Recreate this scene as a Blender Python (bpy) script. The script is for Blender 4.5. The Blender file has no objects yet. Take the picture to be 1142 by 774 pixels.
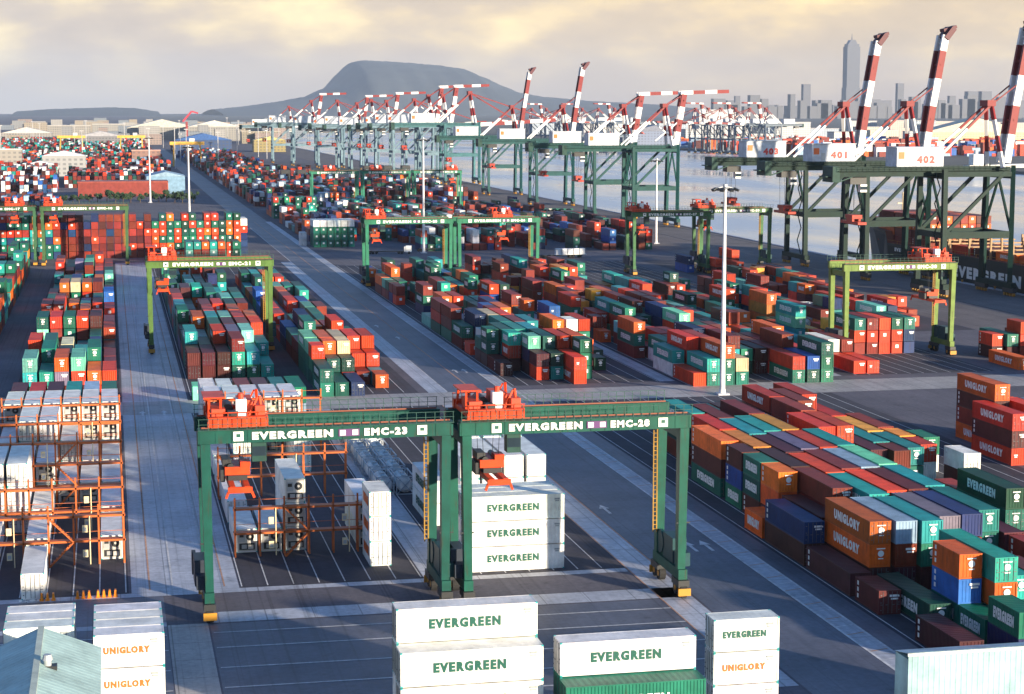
import bpy, math, random, bmesh
from mathutils import Vector, Matrix
from mathutils.bvhtree import BVHTree
R = math.radians
rnd = random.Random(7)
C = bpy.context.scene.collection
S = bpy.context.scene

# ------------------------------------------------------------------ camera
FPX, VPX, HOR, EYE = 2100.0, 120.0, 122.0, 53.0
W0, H0 = 1142.0, 774.0
PITCH = math.atan((H0/2-HOR)/FPX)
YAW = math.atan((VPX-W0/2)*math.cos(PITCH)/FPX)
cd = bpy.data.cameras.new('camera'); cam = bpy.data.objects.new('camera', cd); C.objects.link(cam)
cd.sensor_width = 36; cd.lens = FPX/W0*36; cd.clip_start = 1; cd.clip_end = 40000
cam.location = (0, 0, EYE); cam.rotation_euler = (math.pi/2-PITCH, 0, YAW)
S.camera = cam
_fh = Vector((math.sin(-YAW), math.cos(YAW), 0)); _rt = Vector((math.cos(YAW), -math.sin(-YAW), 0))
_fw = _fh*math.cos(PITCH)-Vector((0, 0, math.sin(PITCH))); _up = _fh*math.sin(PITCH)+Vector((0, 0, math.cos(PITCH)))
def ray(px, py):
    return _fw + _rt*((px-W0/2)/FPX) - _up*((py-H0/2)/FPX)
def at(px, py, z=0.0):
    d = ray(px, py); return Vector((0, 0, EYE))+d*((z-EYE)/d.z)
def atY(px, py, Y):
    d = ray(px, py); return Vector((0, 0, EYE))+d*(Y/d.y)

# ------------------------------------------------------------------ light
SUN_EL, SUN_AZ = 9.0, 36.0          # azimuth: degrees from behind the camera (-Y) towards +X
w = bpy.data.worlds.new('World'); S.world = w; w.use_nodes = True
nt = w.node_tree; nt.nodes.clear()
out = nt.nodes.new('ShaderNodeOutputWorld'); bg = nt.nodes.new('ShaderNodeBackground')
sky = nt.nodes.new('ShaderNodeTexSky'); sky.sky_type = 'NISHITA'; sky.sun_disc = False
sky.sun_elevation = R(SUN_EL); sky.sun_rotation = R(180-SUN_AZ); sky.altitude = 50; sky.dust_density = 1.0
tc = nt.nodes.new('ShaderNodeTexCoord')
mp = nt.nodes.new('ShaderNodeMapping'); mp.inputs['Scale'].default_value = (10, 10, 25)
nz = nt.nodes.new('ShaderNodeTexNoise'); nz.inputs['Scale'].default_value = 1.55; nz.inputs['Detail'].default_value = 7; nz.inputs['Roughness'].default_value = .52
cr = nt.nodes.new('ShaderNodeValToRGB')
e = cr.color_ramp.elements
e[0].position = .34; e[0].color = (3.7, 3.3, 3.1, 1); e[1].position = .70; e[1].color = (7.2, 6.2, 4.0, 1)
m_ = e.new(.47); m_.color = (4.25, 3.75, 3.3, 1); m2_ = e.new(.56); m2_.color = (5.2, 4.5, 3.4, 1)
sp = nt.nodes.new('ShaderNodeSeparateXYZ')
elev = nt.nodes.new('ShaderNodeMapRange'); elev.inputs['From Min'].default_value = .004; elev.inputs['From Max'].default_value = .035
lowc = nt.nodes.new('ShaderNodeMixRGB'); lowc.inputs['Color1'].default_value = (4.1, 4.0, 4.0, 1); lowc.inputs['Color2'].default_value = (3.9, 3.15, 2.6, 1)
warm = nt.nodes.new('ShaderNodeMapRange'); warm.inputs['From Min'].default_value = -.1; warm.inputs['From Max'].default_value = .36
lowmix = nt.nodes.new('ShaderNodeMixRGB')
tint = nt.nodes.new('ShaderNodeMixRGB'); tint.inputs['Color1'].default_value = (1.08, 1.05, 1.0, 1); tint.inputs['Color2'].default_value = (1.26, 1.10, .80, 1)
tmul = nt.nodes.new('ShaderNodeMixRGB'); tmul.blend_type = 'MULTIPLY'; tmul.inputs['Fac'].default_value = 1
cover = nt.nodes.new('ShaderNodeMapRange'); cover.inputs['From Min'].default_value = .06; cover.inputs['From Max'].default_value = .22
cover.inputs['To Min'].default_value = 1.0; cover.inputs['To Max'].default_value = .0
mx = nt.nodes.new('ShaderNodeMixRGB')
L = nt.links.new
L(tc.outputs['Generated'], mp.inputs['Vector']); L(mp.outputs['Vector'], nz.inputs['Vector']); L(nz.outputs['Fac'], cr.inputs['Fac'])
L(tc.outputs['Generated'], sp.inputs[0]); L(sp.outputs['Z'], elev.inputs['Value']); L(sp.outputs['Z'], cover.inputs['Value']); L(sp.outputs['X'], warm.inputs['Value'])
L(warm.outputs[0], lowc.inputs['Fac']); L(warm.outputs[0], tint.inputs['Fac']); L(cr.outputs['Color'], tmul.inputs['Color1']); L(tint.outputs[0], tmul.inputs['Color2'])
L(elev.outputs[0], lowmix.inputs['Fac']); L(lowc.outputs[0], lowmix.inputs['Color1']); L(tmul.outputs['Color'], lowmix.inputs['Color2'])
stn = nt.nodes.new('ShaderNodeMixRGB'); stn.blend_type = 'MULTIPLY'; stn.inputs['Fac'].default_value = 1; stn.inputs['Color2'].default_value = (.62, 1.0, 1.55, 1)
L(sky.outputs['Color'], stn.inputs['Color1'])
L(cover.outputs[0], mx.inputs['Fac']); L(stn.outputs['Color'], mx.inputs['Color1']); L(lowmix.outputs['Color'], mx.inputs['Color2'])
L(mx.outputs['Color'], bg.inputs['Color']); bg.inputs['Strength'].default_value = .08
L(bg.outputs[0], out.inputs['Surface'])
sl = bpy.data.lights.new('sun', 'SUN'); so = bpy.data.objects.new('sun', sl); C.objects.link(so)
sl.energy = 4.8; sl.angle = R(1.0); sl.color = (1, .84, .62)
sd = Vector((math.sin(R(SUN_AZ))*math.cos(R(SUN_EL)), -math.cos(R(SUN_AZ))*math.cos(R(SUN_EL)), math.sin(R(SUN_EL))))
so.rotation_euler = sd.to_track_quat('Z', 'Y').to_euler()
S.view_settings.view_transform = 'Standard'; S.view_settings.look = 'None'; S.view_settings.exposure = 1.1; S.view_settings.gamma = 1
S.cycles.max_bounces = 5; S.cycles.diffuse_bounces = 2; S.cycles.glossy_bounces = 2; S.cycles.volume_bounces = 0

# ------------------------------------------------------------------ materials
def new_mat(name):
    m = bpy.data.materials.new(name); m.use_nodes = True
    return m, m.node_tree, m.node_tree.nodes['Principled BSDF']
def plain(name, col, rough=.6, metal=0, emit=None, var=.12, vscale=.6):
    m, t, b = new_mat(name)
    b.inputs['Roughness'].default_value = rough; b.inputs['Metallic'].default_value = metal
    n = t.nodes.new('ShaderNodeTexNoise'); n.inputs['Scale'].default_value = vscale; n.inputs['Detail'].default_value = 5
    tcn = t.nodes.new('ShaderNodeTexCoord'); t.links.new(tcn.outputs['Object'], n.inputs['Vector'])
    mr = t.nodes.new('ShaderNodeMapRange'); mr.inputs['To Min'].default_value = 1-var*2; mr.inputs['To Max'].default_value = 1+var*2
    mu = t.nodes.new('ShaderNodeMixRGB'); mu.blend_type = 'MULTIPLY'; mu.inputs['Fac'].default_value = 1; mu.inputs['Color1'].default_value = (*col, 1)
    t.links.new(n.outputs['Fac'], mr.inputs['Value']); t.links.new(mr.outputs[0], mu.inputs['Color2']); t.links.new(mu.outputs[0], b.inputs['Base Color'])
    if emit:
        b.inputs['Emission Color'].default_value = (*col, 1); b.inputs['Emission Strength'].default_value = emit
    return m
def paint(name, attr=None, rough=.5, rust=.62):
    """worn paint whose colour is the object's own colour (or a mesh colour attribute)"""
    m, t, b = new_mat(name); N = t.nodes.new; K = t.links.new
    b.inputs['Roughness'].default_value = rough; b.inputs['Specular IOR Level'].default_value = .25
    if attr:
        src = N('ShaderNodeVertexColor'); src.layer_name = attr; colr = src.outputs['Color']
    else:
        src = N('ShaderNodeObjectInfo'); colr = src.outputs['Color']
    geo = N('ShaderNodeNewGeometry')
    n1 = N('ShaderNodeTexNoise'); n1.inputs['Scale'].default_value = .45; n1.inputs['Detail'].default_value = 6; n1.inputs['Roughness'].default_value = .65
    K(geo.outputs['Position'], n1.inputs['Vector'])
    mpn = N('ShaderNodeMapping'); mpn.inputs['Scale'].default_value = (3.2, 3.2, .35); K(geo.outputs['Position'], mpn.inputs['Vector'])
    n2 = N('ShaderNodeTexNoise'); n2.inputs['Scale'].default_value = 1.0; n2.inputs['Detail'].default_value = 4; K(mpn.outputs[0], n2.inputs['Vector'])
    mr = N('ShaderNodeMapRange'); mr.inputs['From Min'].default_value = .25; mr.inputs['From Max'].default_value = .75
    mr.inputs['To Min'].default_value = .62; mr.inputs['To Max'].default_value = 1.24; K(n1.outputs['Fac'], mr.inputs['Value'])
    mu = N('ShaderNodeMixRGB'); mu.blend_type = 'MULTIPLY'; mu.inputs['Fac'].default_value = 1; K(colr, mu.inputs['Color1']); K(mr.outputs[0], mu.inputs['Color2'])
    rr = N('ShaderNodeMapRange'); rr.inputs['From Min'].default_value = .60; rr.inputs['From Max'].default_value = .78; rr.inputs['To Max'].default_value = rust; K(n2.outputs['Fac'], rr.inputs['Value'])
    mi = N('ShaderNodeMixRGB'); mi.inputs['Color2'].default_value = (.05, .022, .012, 1); K(rr.outputs[0], mi.inputs['Fac']); K(mu.outputs[0], mi.inputs['Color1'])
    K(mi.outputs[0], b.inputs['Base Color'])
    return m
PAINT = paint('worn_paint'); CLEAN = paint('clean_paint', rust=.22, rough=.45); STUFFP = paint('stack_paint', 'Col'); CRANEP = paint('crane_paint', rust=.16, rough=.6)
DARK = plain('dark_steel', (.02, .022, .025), .5); RUBBER = plain('tyre_rubber', (.015, .015, .016), .85)
STEEL = plain('galvanised_steel', (.42, .44, .46), .45, .3); GLASS = plain('dark_glass', (.02, .035, .05), .12)
WHITEL = plain('white_lettering', (.82, .82, .8), .5, var=.05); GREENL = plain('green_lettering', (.0, .085, .06), .5, var=.05)
ORANGEL = plain('orange_lettering', (.75, .14, .02), .5, var=.05); REDL = plain('red_lettering', (.6, .03, .02), .5, var=.05)
YELLOW = plain('yellow_paint', (.48, .22, .015), .55); CASTING = plain('teal_casting', (.03, .36, .36), .5)
BRED = plain('boom_red', (.20, .010, .012), .6); BWHITE = plain('boom_white', (.78, .77, .75), .5)
LAMP = plain('lamp_glass', (.75, .75, .7), .2)

def ground_mat(name, c1, c2, rough=.85, scale=.08, streak=True, slab=False):
    m, t, b = new_mat(name); N = t.nodes.new; K = t.links.new
    b.inputs['Roughness'].default_value = rough
    geo = N('ShaderNodeNewGeometry')
    n1 = N('ShaderNodeTexNoise'); n1.inputs['Scale'].default_value = scale; n1.inputs['Detail'].default_value = 9; n1.inputs['Roughness'].default_value = .68
    K(geo.outputs['Position'], n1.inputs['Vector'])
    r = N('ShaderNodeValToRGB'); r.color_ramp.elements[0].position = .34; r.color_ramp.elements[1].position = .68
    r.color_ramp.elements[0].color = (*c1, 1); r.color_ramp.elements[1].color = (*c2, 1); K(n1.outputs['Fac'], r.inputs['Fac'])
    mpn = N('ShaderNodeMapping'); mpn.inputs['Scale'].default_value = (1.1, .022, 1); K(geo.outputs['Position'], mpn.inputs['Vector'])
    n2 = N('ShaderNodeTexNoise'); n2.inputs['Scale'].default_value = 1; n2.inputs['Detail'].default_value = 4; K(mpn.outputs[0], n2.inputs['Vector'])
    n3 = N('ShaderNodeTexNoise'); n3.inputs['Scale'].default_value = 1.7; n3.inputs['Detail'].default_value = 6; K(geo.outputs['Position'], n3.inputs['Vector'])
    add = N('ShaderNodeMath'); add.operation = 'MULTIPLY_ADD'; add.inputs[1].default_value = .6 if streak else .0; K(n2.outputs['Fac'], add.inputs[0]); K(n3.outputs['Fac'], add.inputs[2])
    mr = N('ShaderNodeMapRange'); mr.inputs['From Min'].default_value = .35; mr.inputs['From Max'].default_value = 1.25; mr.inputs['To Min'].default_value = .66; mr.inputs['To Max'].default_value = 1.34
    K(add.outputs[0], mr.inputs['Value'])
    mu = N('ShaderNodeMixRGB'); mu.blend_type = 'MULTIPLY'; mu.inputs['Fac'].default_value = 1; K(r.outputs[0], mu.inputs['Color1']); K(mr.outputs[0], mu.inputs['Color2'])
    if streak:
        ms = N('ShaderNodeMapping'); ms.inputs['Scale'].default_value = (2.6, .012, 1); K(geo.outputs['Position'], ms.inputs['Vector'])
        n4 = N('ShaderNodeTexNoise'); n4.inputs['Scale'].default_value = 1; n4.inputs['Detail'].default_value = 2; K(ms.outputs[0], n4.inputs['Vector'])
        n5 = N('ShaderNodeTexNoise'); n5.inputs['Scale'].default_value = .30; n5.inputs['Detail'].default_value = 8; n5.inputs['Roughness'].default_value = .7; K(geo.outputs['Position'], n5.inputs['Vector'])
        r4 = N('ShaderNodeMapRange'); r4.inputs['From Min'].default_value = .56; r4.inputs['From Max'].default_value = .72; r4.inputs['To Min'].default_value = 1; r4.inputs['To Max'].default_value = .62; K(n4.outputs['Fac'], r4.inputs['Value'])
        r5_ = N('ShaderNodeMapRange'); r5_.inputs['From Min'].default_value = .58; r5_.inputs['From Max'].default_value = .70; r5_.inputs['To Min'].default_value = 1; r5_.inputs['To Max'].default_value = .5; K(n5.outputs['Fac'], r5_.inputs['Value'])
        mm = N('ShaderNodeMath'); mm.operation = 'MULTIPLY'; K(r4.outputs[0], mm.inputs[0]); K(r5_.outputs[0], mm.inputs[1])
        if slab:
            bk = N('ShaderNodeTexBrick'); bk.inputs['Scale'].default_value = 1; bk.inputs['Brick Width'].default_value = 5; bk.inputs['Row Height'].default_value = 6; bk.inputs['Mortar Size'].default_value = .07; bk.offset = 0
            bk.inputs['Color1'].default_value = (1, 1, 1, 1); bk.inputs['Color2'].default_value = (.86, .86, .86, 1); bk.inputs['Mortar'].default_value = (.5, .5, .5, 1); K(geo.outputs['Position'], bk.inputs['Vector'])
            m9 = N('ShaderNodeMixRGB'); m9.blend_type = 'MULTIPLY'; m9.inputs['Fac'].default_value = 1; K(bk.outputs['Color'], m9.inputs['Color1']); K(mm.outputs[0], m9.inputs['Color2']); src_ = m9.outputs[0]
        else: src_ = mm.outputs[0]
        m8 = N('ShaderNodeMixRGB'); m8.blend_type = 'MULTIPLY'; m8.inputs['Fac'].default_value = 1; K(mu.outputs[0], m8.inputs['Color1']); K(src_, m8.inputs['Color2']); mu = m8
    K(mu.outputs[0], b.inputs['Base Color'])
    bp = N('ShaderNodeBump'); bp.inputs['Strength'].default_value = .25; bp.inputs['Distance'].default_value = .05; K(n3.outputs['Fac'], bp.inputs['Height']); K(bp.outputs[0], b.inputs['Normal'])
    return m
YARD = ground_mat('yard_paving', (.072, .070, .094), (.135, .126, .156), scale=.05)
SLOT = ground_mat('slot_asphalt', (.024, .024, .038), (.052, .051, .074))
ASPH = ground_mat('road_asphalt', (.066, .070, .100), (.132, .138, .180), rough=.52)
CONC = ground_mat('runway_concrete', (.34, .36, .43), (.54, .56, .63), rough=.5, scale=.1, slab=True)
CONCP = ground_mat('pale_concrete', (.31, .29, .29), (.48, .45, .44), rough=.6, scale=.15, slab=True)
LINE = ground_mat('white_road_paint', (.45, .45, .47), (.72, .72, .74), scale=.6)
OLINE = ground_mat('faded_orange_paint', (.42, .22, .14), (.58, .36, .26), scale=.6)

# ------------------------------------------------------------------ mesh helpers
class MB:
    def __init__(s): s.v = []; s.f = []; s.m = []; s.col = []
    def quad(s, a, b, c, d, mi=0): 
        k = len(s.v); s.v += [tuple(a), tuple(b), tuple(c), tuple(d)]; s.f.append((k, k+1, k+2, k+3)); s.m.append(mi)
    def box(s, x0, x1, y0, y1, z0, z1, mi=0, col=None, bottom=True):
        k = len(s.v)
        s.v += [(x0,y0,z0),(x1,y0,z0),(x1,y1,z0),(x0,y1,z0),(x0,y0,z1),(x1,y0,z1),(x1,y1,z1),(x0,y1,z1)]
        F = [(4,5,6,7),(0,1,5,4),(1,2,6,5),(2,3,7,6),(3,0,4,7)] + ([(3,2,1,0)] if bottom else [])
        s.f += [tuple(k+i for i in q) for q in F]; s.m += [mi]*len(F)
        if col: s.col += [col]*len(F)
    def bar(s, p, q, wd, ht=None, mi=0, w2=None, h2=None):
        ht = ht or wd; w2 = w2 or wd; h2 = h2 or ht
        p = Vector(p); q = Vector(q); d = (q-p).normalized()
        u = d.cross(Vector((0, 0, 1)))
        if u.length < 1e-3: u = Vector((1, 0, 0))
        u.normalize(); v = u.cross(d)
        k = len(s.v)
        for c, a, b in ((p, wd, ht), (q, w2, h2)):
            for sx, sy in ((-1,-1),(1,-1),(1,1),(-1,1)): s.v.append(tuple(c+u*sx*a/2+v*sy*b/2))
        for qd in ((0,3,2,1),(4,5,6,7),(0,1,5,4),(1,2,6,5),(2,3,7,6),(3,0,4,7)): s.f.append(tuple(k+i for i in qd)); s.m.append(mi)
    def tube(s, p, q, r, n=10, mi=0, r2=None, cap=True):
        r2 = r if r2 is None else r2
        p = Vector(p); q = Vector(q); d = (q-p).normalized(); u = d.orthogonal().normalized(); v = d.cross(u); k = len(s.v)
        for c, rr in ((p, r), (q, r2)):
            for i in range(n):
                a = 2*math.pi*i/n; s.v.append(tuple(c+u*math.cos(a)*rr+v*math.sin(a)*rr))
        for i in range(n): j = (i+1) % n; s.f.append((k+i, k+j, k+n+j, k+n+i)); s.m.append(mi)
        if cap: s.f.append(tuple(k+n-1-i for i in range(n))); s.f.append(tuple(k+n+i for i in range(n))); s.m += [mi, mi]
    def prism(s, poly, y0, y1, mi=0):   # polygon in x,z extruded along y
        k = len(s.v); n = len(poly)
        s.v += [(x, y0, z) for x, z in poly]+[(x, y1, z) for x, z in poly]
        for i in range(n): j = (i+1) % n; s.f.append((k+i, k+j, k+n+j, k+n+i)); s.m.append(mi)
        s.f.append(tuple(k+n-1-i for i in range(n))); s.f.append(tuple(k+n+i for i in range(n))); s.m += [mi, mi]
    def mesh(s, name, mats):
        me = bpy.data.meshes.new(name); me.from_pydata(s.v, [], s.f)
        for m in mats: me.materials.append(m)
        me.polygons.foreach_set('material_index', s.m)
        if s.col:
            ca = me.color_attributes.new('Col', 'FLOAT_COLOR', 'CORNER'); buf = []
            for i, p in enumerate(me.polygons): buf += list((*s.col[i], 1.0))*p.loop_total
            ca.data.foreach_set('color', buf)
        bm = bmesh.new(); bm.from_mesh(me); bmesh.ops.recalc_face_normals(bm, faces=bm.faces); bm.to_mesh(me); bm.free()
        me.update(); return me
    def build(s, name, mats, parent=None, color=None, loc=None):
        if not isinstance(mats, (list, tuple)): mats = [mats]
        return link(name, s.mesh(name, mats), parent, color, loc)
def link(name, me, parent=None, color=None, loc=None, rz=0):
    o = bpy.data.objects.new(name, me); C.objects.link(o)
    if parent: o.parent = parent
    if color: o.color = (*color, 1)
    if loc: o.location = loc
    if rz: o.rotation_euler.z = rz
    return o
def tag(o, label=None, cat=None, group=None, kind=None):
    if label: o['label'] = label
    if cat: o['category'] = cat
    if group: o['group'] = group
    if kind: o['kind'] = kind
    return o
def empty(name, loc, label, cat, group=None, rz=0):
    o = bpy.data.objects.new(name, None); C.objects.link(o); o.location = loc; o.rotation_euler.z = rz; o.empty_display_size = .5
    return tag(o, label, cat, group)
def copy_tree(o, parent=None, color=None, src=None):
    c = o.copy(); C.objects.link(c); c.parent = parent
    if color and c.type == 'MESH' and src and tuple(round(x, 3) for x in o.color[:3]) == tuple(round(x, 3) for x in src): c.color = (*color, 1)
    for ch in o.children: copy_tree(ch, c, color, src)
    return c
_txt = {}
def text_mesh(s, mat, bold=.085, sx=1.15):
    key = (s, mat.name)
    if key in _txt: return _txt[key]
    cu = bpy.data.curves.new('t', 'FONT'); cu.body = s; cu.size = 1.38; cu.offset = bold; cu.extrude = .012; cu.space_character = 1.28; cu.resolution_u = 2
    o = bpy.data.objects.new('t', cu); C.objects.link(o)
    bpy.context.view_layer.update()
    me = bpy.data.meshes.new_from_object(o.evaluated_get(bpy.context.evaluated_depsgraph_get())); bpy.data.objects.remove(o)
    xs = [v.co.x for v in me.vertices]; ys = [v.co.y for v in me.vertices]
    cx, cy, hh, ww = (min(xs)+max(xs))/2, (min(ys)+max(ys))/2, max(ys)-min(ys), max(xs)-min(xs)
    for v in me.vertices: v.co = Vector(((v.co.x-cx)/ww, -v.co.z, (v.co.y-cy)/hh))   # unit width, unit height, standing in XZ, reading from -Y
    me.materials.clear(); me.materials.append(mat); me.name = 'lettering'; _txt[key] = me
    return me
def lettering(s, mat, parent, loc, width, height, rz=0, name='lettering'):
    o = link(name, text_mesh(s, mat), parent, None, loc, rz); o.scale = (width, 1, height); return o

# ------------------------------------------------------------------ setting: ground, water, far land
def sheet(name, x0, x1, y0, y1, z, mat, kind='structure'):
    b = MB(); b.quad((x0, y0, z), (x1, y0, z), (x1, y1, z), (x0, y1, z)); o = b.build(name, mat); o['kind'] = kind; return o
QX = 256.5
b = MB(); b.box(-2400, QX, -60, 23000, -9, 0)
b.build('yard_ground', YARD)['kind'] = 'structure'
wm, t, bs = new_mat('harbour_water'); bs.inputs['Base Color'].default_value = (.46, .53, .62, 1); bs.inputs['Roughness'].default_value = .16
geo = t.nodes.new('ShaderNodeNewGeometry'); nn = t.nodes.new('ShaderNodeTexNoise'); nn.inputs['Scale'].default_value = .22; nn.inputs['Detail'].default_value = 6
mpw = t.nodes.new('ShaderNodeMapping'); mpw.inputs['Scale'].default_value = (1, .35, 1); t.links.new(geo.outputs['Position'], mpw.inputs[0]); t.links.new(mpw.outputs[0], nn.inputs['Vector'])
bp = t.nodes.new('ShaderNodeBump'); bp.inputs['Strength'].default_value = .35; bp.inputs['Distance'].default_value = .2; t.links.new(nn.outputs['Fac'], bp.inputs['Height']); t.links.new(bp.outputs[0], bs.inputs['Normal'])
nw = t.nodes.new('ShaderNodeTexNoise'); nw.inputs['Scale'].default_value = .012; nw.inputs['Detail'].default_value = 5
mpv = t.nodes.new('ShaderNodeMapping'); mpv.inputs['Scale'].default_value = (1, .3, 1); t.links.new(geo.outputs['Position'], mpv.inputs[0]); t.links.new(mpv.outputs[0], nw.inputs['Vector'])
rw = t.nodes.new('ShaderNodeMapRange'); rw.inputs['From Min'].default_value = .35; rw.inputs['From Max'].default_value = .65; rw.inputs['To Min'].default_value = .06; rw.inputs['To Max'].default_value = .34; t.links.new(nw.outputs['Fac'], rw.inputs['Value']); t.links.new(rw.outputs[0], bs.inputs['Roughness'])
cw = t.nodes.new('ShaderNodeMixRGB'); cw.inputs['Color1'].default_value = (.30, .37, .46, 1); cw.inputs['Color2'].default_value = (.58, .64, .72, 1); t.links.new(nw.outputs['Fac'], cw.inputs['Fac']); t.links.new(cw.outputs[0], bs.inputs['Base Color'])
sheet('water', -7800, 14200, -60, 23200, -3, wm)
FARL = ground_mat('far_land', (.10, .10, .095), (.20, .19, .17), scale=.02, streak=False)
b = MB(); b.box(775, 14000, 1150, 23000, -9, -.5); b.build('far_shore_ground', FARL)['kind'] = 'structure'
b = MB(); b.box(QX+.5, 774, 4600, 23000, -9, -.6); b.build('harbour_head_ground', FARL)['kind'] = 'structure'
b = MB(); b.box(-7600, -2401, 2500, 23000, -9, -.5); b.build('coast_ground', FARL)['kind'] = 'structure'
# quay apron and coping
sheet('quay_apron', 205, QX-1.2, 60, 2600, .012, ground_mat('apron_paving', (.10, .09, .095), (.17, .15, .155), scale=.06))
b = MB(); b.box(QX-1.2, QX+.3, 60, 2600, -.5, .25); b.build('quay_coping', CONC)['kind'] = 'structure'
for xr in (230.5, 251):
    b = MB(); b.box(xr-.18, xr+.18, 300, 2600, .012, .06); b.build('crane_rail', DARK)['kind'] = 'structure'
# yard paving: container slots (dark), roads, concrete runways for the tyred gantries
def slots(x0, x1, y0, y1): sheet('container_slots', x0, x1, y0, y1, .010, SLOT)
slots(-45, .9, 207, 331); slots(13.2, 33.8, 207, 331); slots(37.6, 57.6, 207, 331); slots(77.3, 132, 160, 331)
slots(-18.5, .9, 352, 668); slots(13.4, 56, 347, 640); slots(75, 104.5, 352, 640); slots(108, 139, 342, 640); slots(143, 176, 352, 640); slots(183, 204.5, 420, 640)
sheet('asphalt_road', 61.6, 71.8, 60, 900, .014, ASPH)
sheet('service_lane', 9.0, 60.6, 160, 192.6, .008, ASPH); sheet('service_lane', -45, 4.6, 160, 206.5, .008, ASPH)
sheet('runway', 1.2, 13.0, 207, 668, .016, CONC)
sheet('runway', 4.7, 8.8, 60, 193, .016, CONCP); sheet('runway_slab', 9.0, 60.6, 193.0, 197.2, .018, CONC)
sheet('runway', 57.8, 61.3, 160, 660, .018, CONC); sheet('runway', 33.9, 37.5, 207, 331, .016, CONC)
sheet('runway', 72.0, 74.2, 60, 900, .016, CONC); sheet('runway', 74.4, 77.2, 160, 331, .012, ASPH)
sheet('runway', 104.7, 107.8, 352, 640, .016, CONC); sheet('runway', 139.2, 142.6, 352, 640, .016, CONC)
sheet('cross_road', -45, 204.5, 331.5, 346.5, .022, CONCP)
sheet('far_road', 60, 73, 900.5, 2600, .014, ASPH)
sheet('kerb_strip', -45, 57.5, 205.2, 206.9, .026, CONC); sheet('kerb_strip', -45, 4.6, 192.6, 194.2, .026, CONC)
def line(x0, y0, x1, y1, wd=.25, mat=LINE, z=.034):
    d = Vector((x1-x0, y1-y0, 0)).normalized(); n = Vector((-d.y, d.x, 0))*wd/2
    lb.append((mat, [(x0+n.x, y0+n.y, z), (x1+n.x, y1+n.y, z), (x1-n.x, y1-n.y, z), (x0-n.x, y0-n.y, z)]))
lb = []
for X in (5.7, 9.7): line(X, 208, X, 660, .22)
line(3.2, 208, 3.2, 660, .2, OLINE); line(11.4, 208, 11.4, 660, .18, OLINE)
for y in (189.2, 183.7, 176.8, 170.4, 165.0): line(9.2, y, 57.6, y-.4, .28)
for y in (189.2, 183.7, 176.8, 170.4): line(-40, y, 4.5, y, .25)
line(57.7, 160, 57.7, 331, .18, OLINE); line(61.4, 207, 61.4, 331, .22, OLINE); line(61.4, 347, 61.4, 900, .25)
line(66.6, 347, 66.6, 900, .28, OLINE); line(72.0, 60, 72.0, 900, .3); line(74.3, 60, 74.3, 900, .3)
for k in range(190):
    y = 100+k*3; line(72.1, y, 74.2, y+.6, .22, OLINE if k % 2 else LINE)
for bx0, n, y0, y1, p in ((-16.3, 7, 207.5, 331, 2.85), (13.5, 8, 207.5, 331, 2.9), (38, 7, 207.5, 331, 2.85), (78, 19, 165, 331, 2.9), (75.5, 11, 352, 640, 2.9), (109, 11, 343, 640, 2.9), (146, 11, 352, 640, 2.9), (14, 7, 352, 640, 2.9), (39, 6, 348, 640, 2.9)):
    for i in range(n): line(bx0-.2+i*p, y0, bx0-.2+i*p, y1, .14)
for X0, Y0 in ((63.6, 236), (68.3, 213), (70.3, 213), (66, 300), (69, 305), (68, 372), (70, 372), (65, 430), (63.5, 455), (4.6, 330), (8.3, 330)):
    lb.append((LINE, [(X0-.2, Y0, .034), (X0+.2, Y0, .034), (X0+.2, Y0+3.2, .034), (X0-.2, Y0+3.2, .034)]))
    lb.append((LINE, [(X0-.7, Y0+3.2, .034), (X0+.7, Y0+3.2, .034), (X0, Y0+5.6, .034), (X0, Y0+5.6, .034)]))
for nm, mt in (('road_lines', LINE), ('faded_road_lines', OLINE)):
    b = MB()
    for m_, q in lb:
        if m_ is mt: b.quad(*q)
    b.build(nm, mt)['kind'] = 'structure'
t_ = lettering('1.60', WHITEL, None, (-9.5, 206.2, .04), 2.6, .9, name='slot_number_paint'); t_.rotation_euler.x = -math.pi/2; t_['kind'] = 'structure'

# far hills
def hill(name, prof, Y, depth, amp=9):
    pts = [(atY(px, 122, Y).x, max(0, atY(px, py, Y).z)) for px, py in prof]
    def hz(x):
        for (xa, za), (xb, zb) in zip(pts, pts[1:]):
            if xa <= x <= xb:
                k = (x-xa)/(xb-xa); k = k*k*(3-2*k)*.4+k*.6; return za+(zb-za)*k
        return 0
    b = MB(); nx, ny = 150, 26; r2 = random.Random(3)
    x0, x1 = pts[0][0], pts[-1][0]
    jit = [[r2.uniform(-1, 1) for _ in range(nx+1)] for _ in range(ny+1)]
    for j in range(ny+1):
        vv = j/ny*2-1
        for i in range(nx+1):
            x = x0+(x1-x0)*i/nx; h = hz(x)
            prof_ = math.cos(vv*math.pi/2)**.9
            rid = math.sin(x*.021+vv*5)*math.sin(x*.0083-vv*3.1)
            gul = math.sin(x*.0062+1.7*math.sin(x*.0021))*math.sin(vv*7+x*.0017)
            z = h*prof_*(1+(.10*rid+.05*gul)*(1-prof_))+jit[j][i]*amp*.35*min(1, h/30)*prof_-2
            b.v.append((x, Y+vv*depth, z))
    for j in range(ny):
        for i in range(nx):
            k = j*(nx+1)+i; b.f.append((k, k+1, k+nx+2, k+nx+1)); b.m.append(0)
    o = b.build(name, HILLM); o['kind'] = 'structure'
    for p in o.data.polygons: p.use_smooth = True
HILLM = ground_mat('hazed_wooded_hill', (.065, .080, .098), (.105, .125, .140), scale=.0025, streak=False)  # forest tone with distance haze mixed into the colour: paler and bluer
HSC = 1.6
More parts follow.
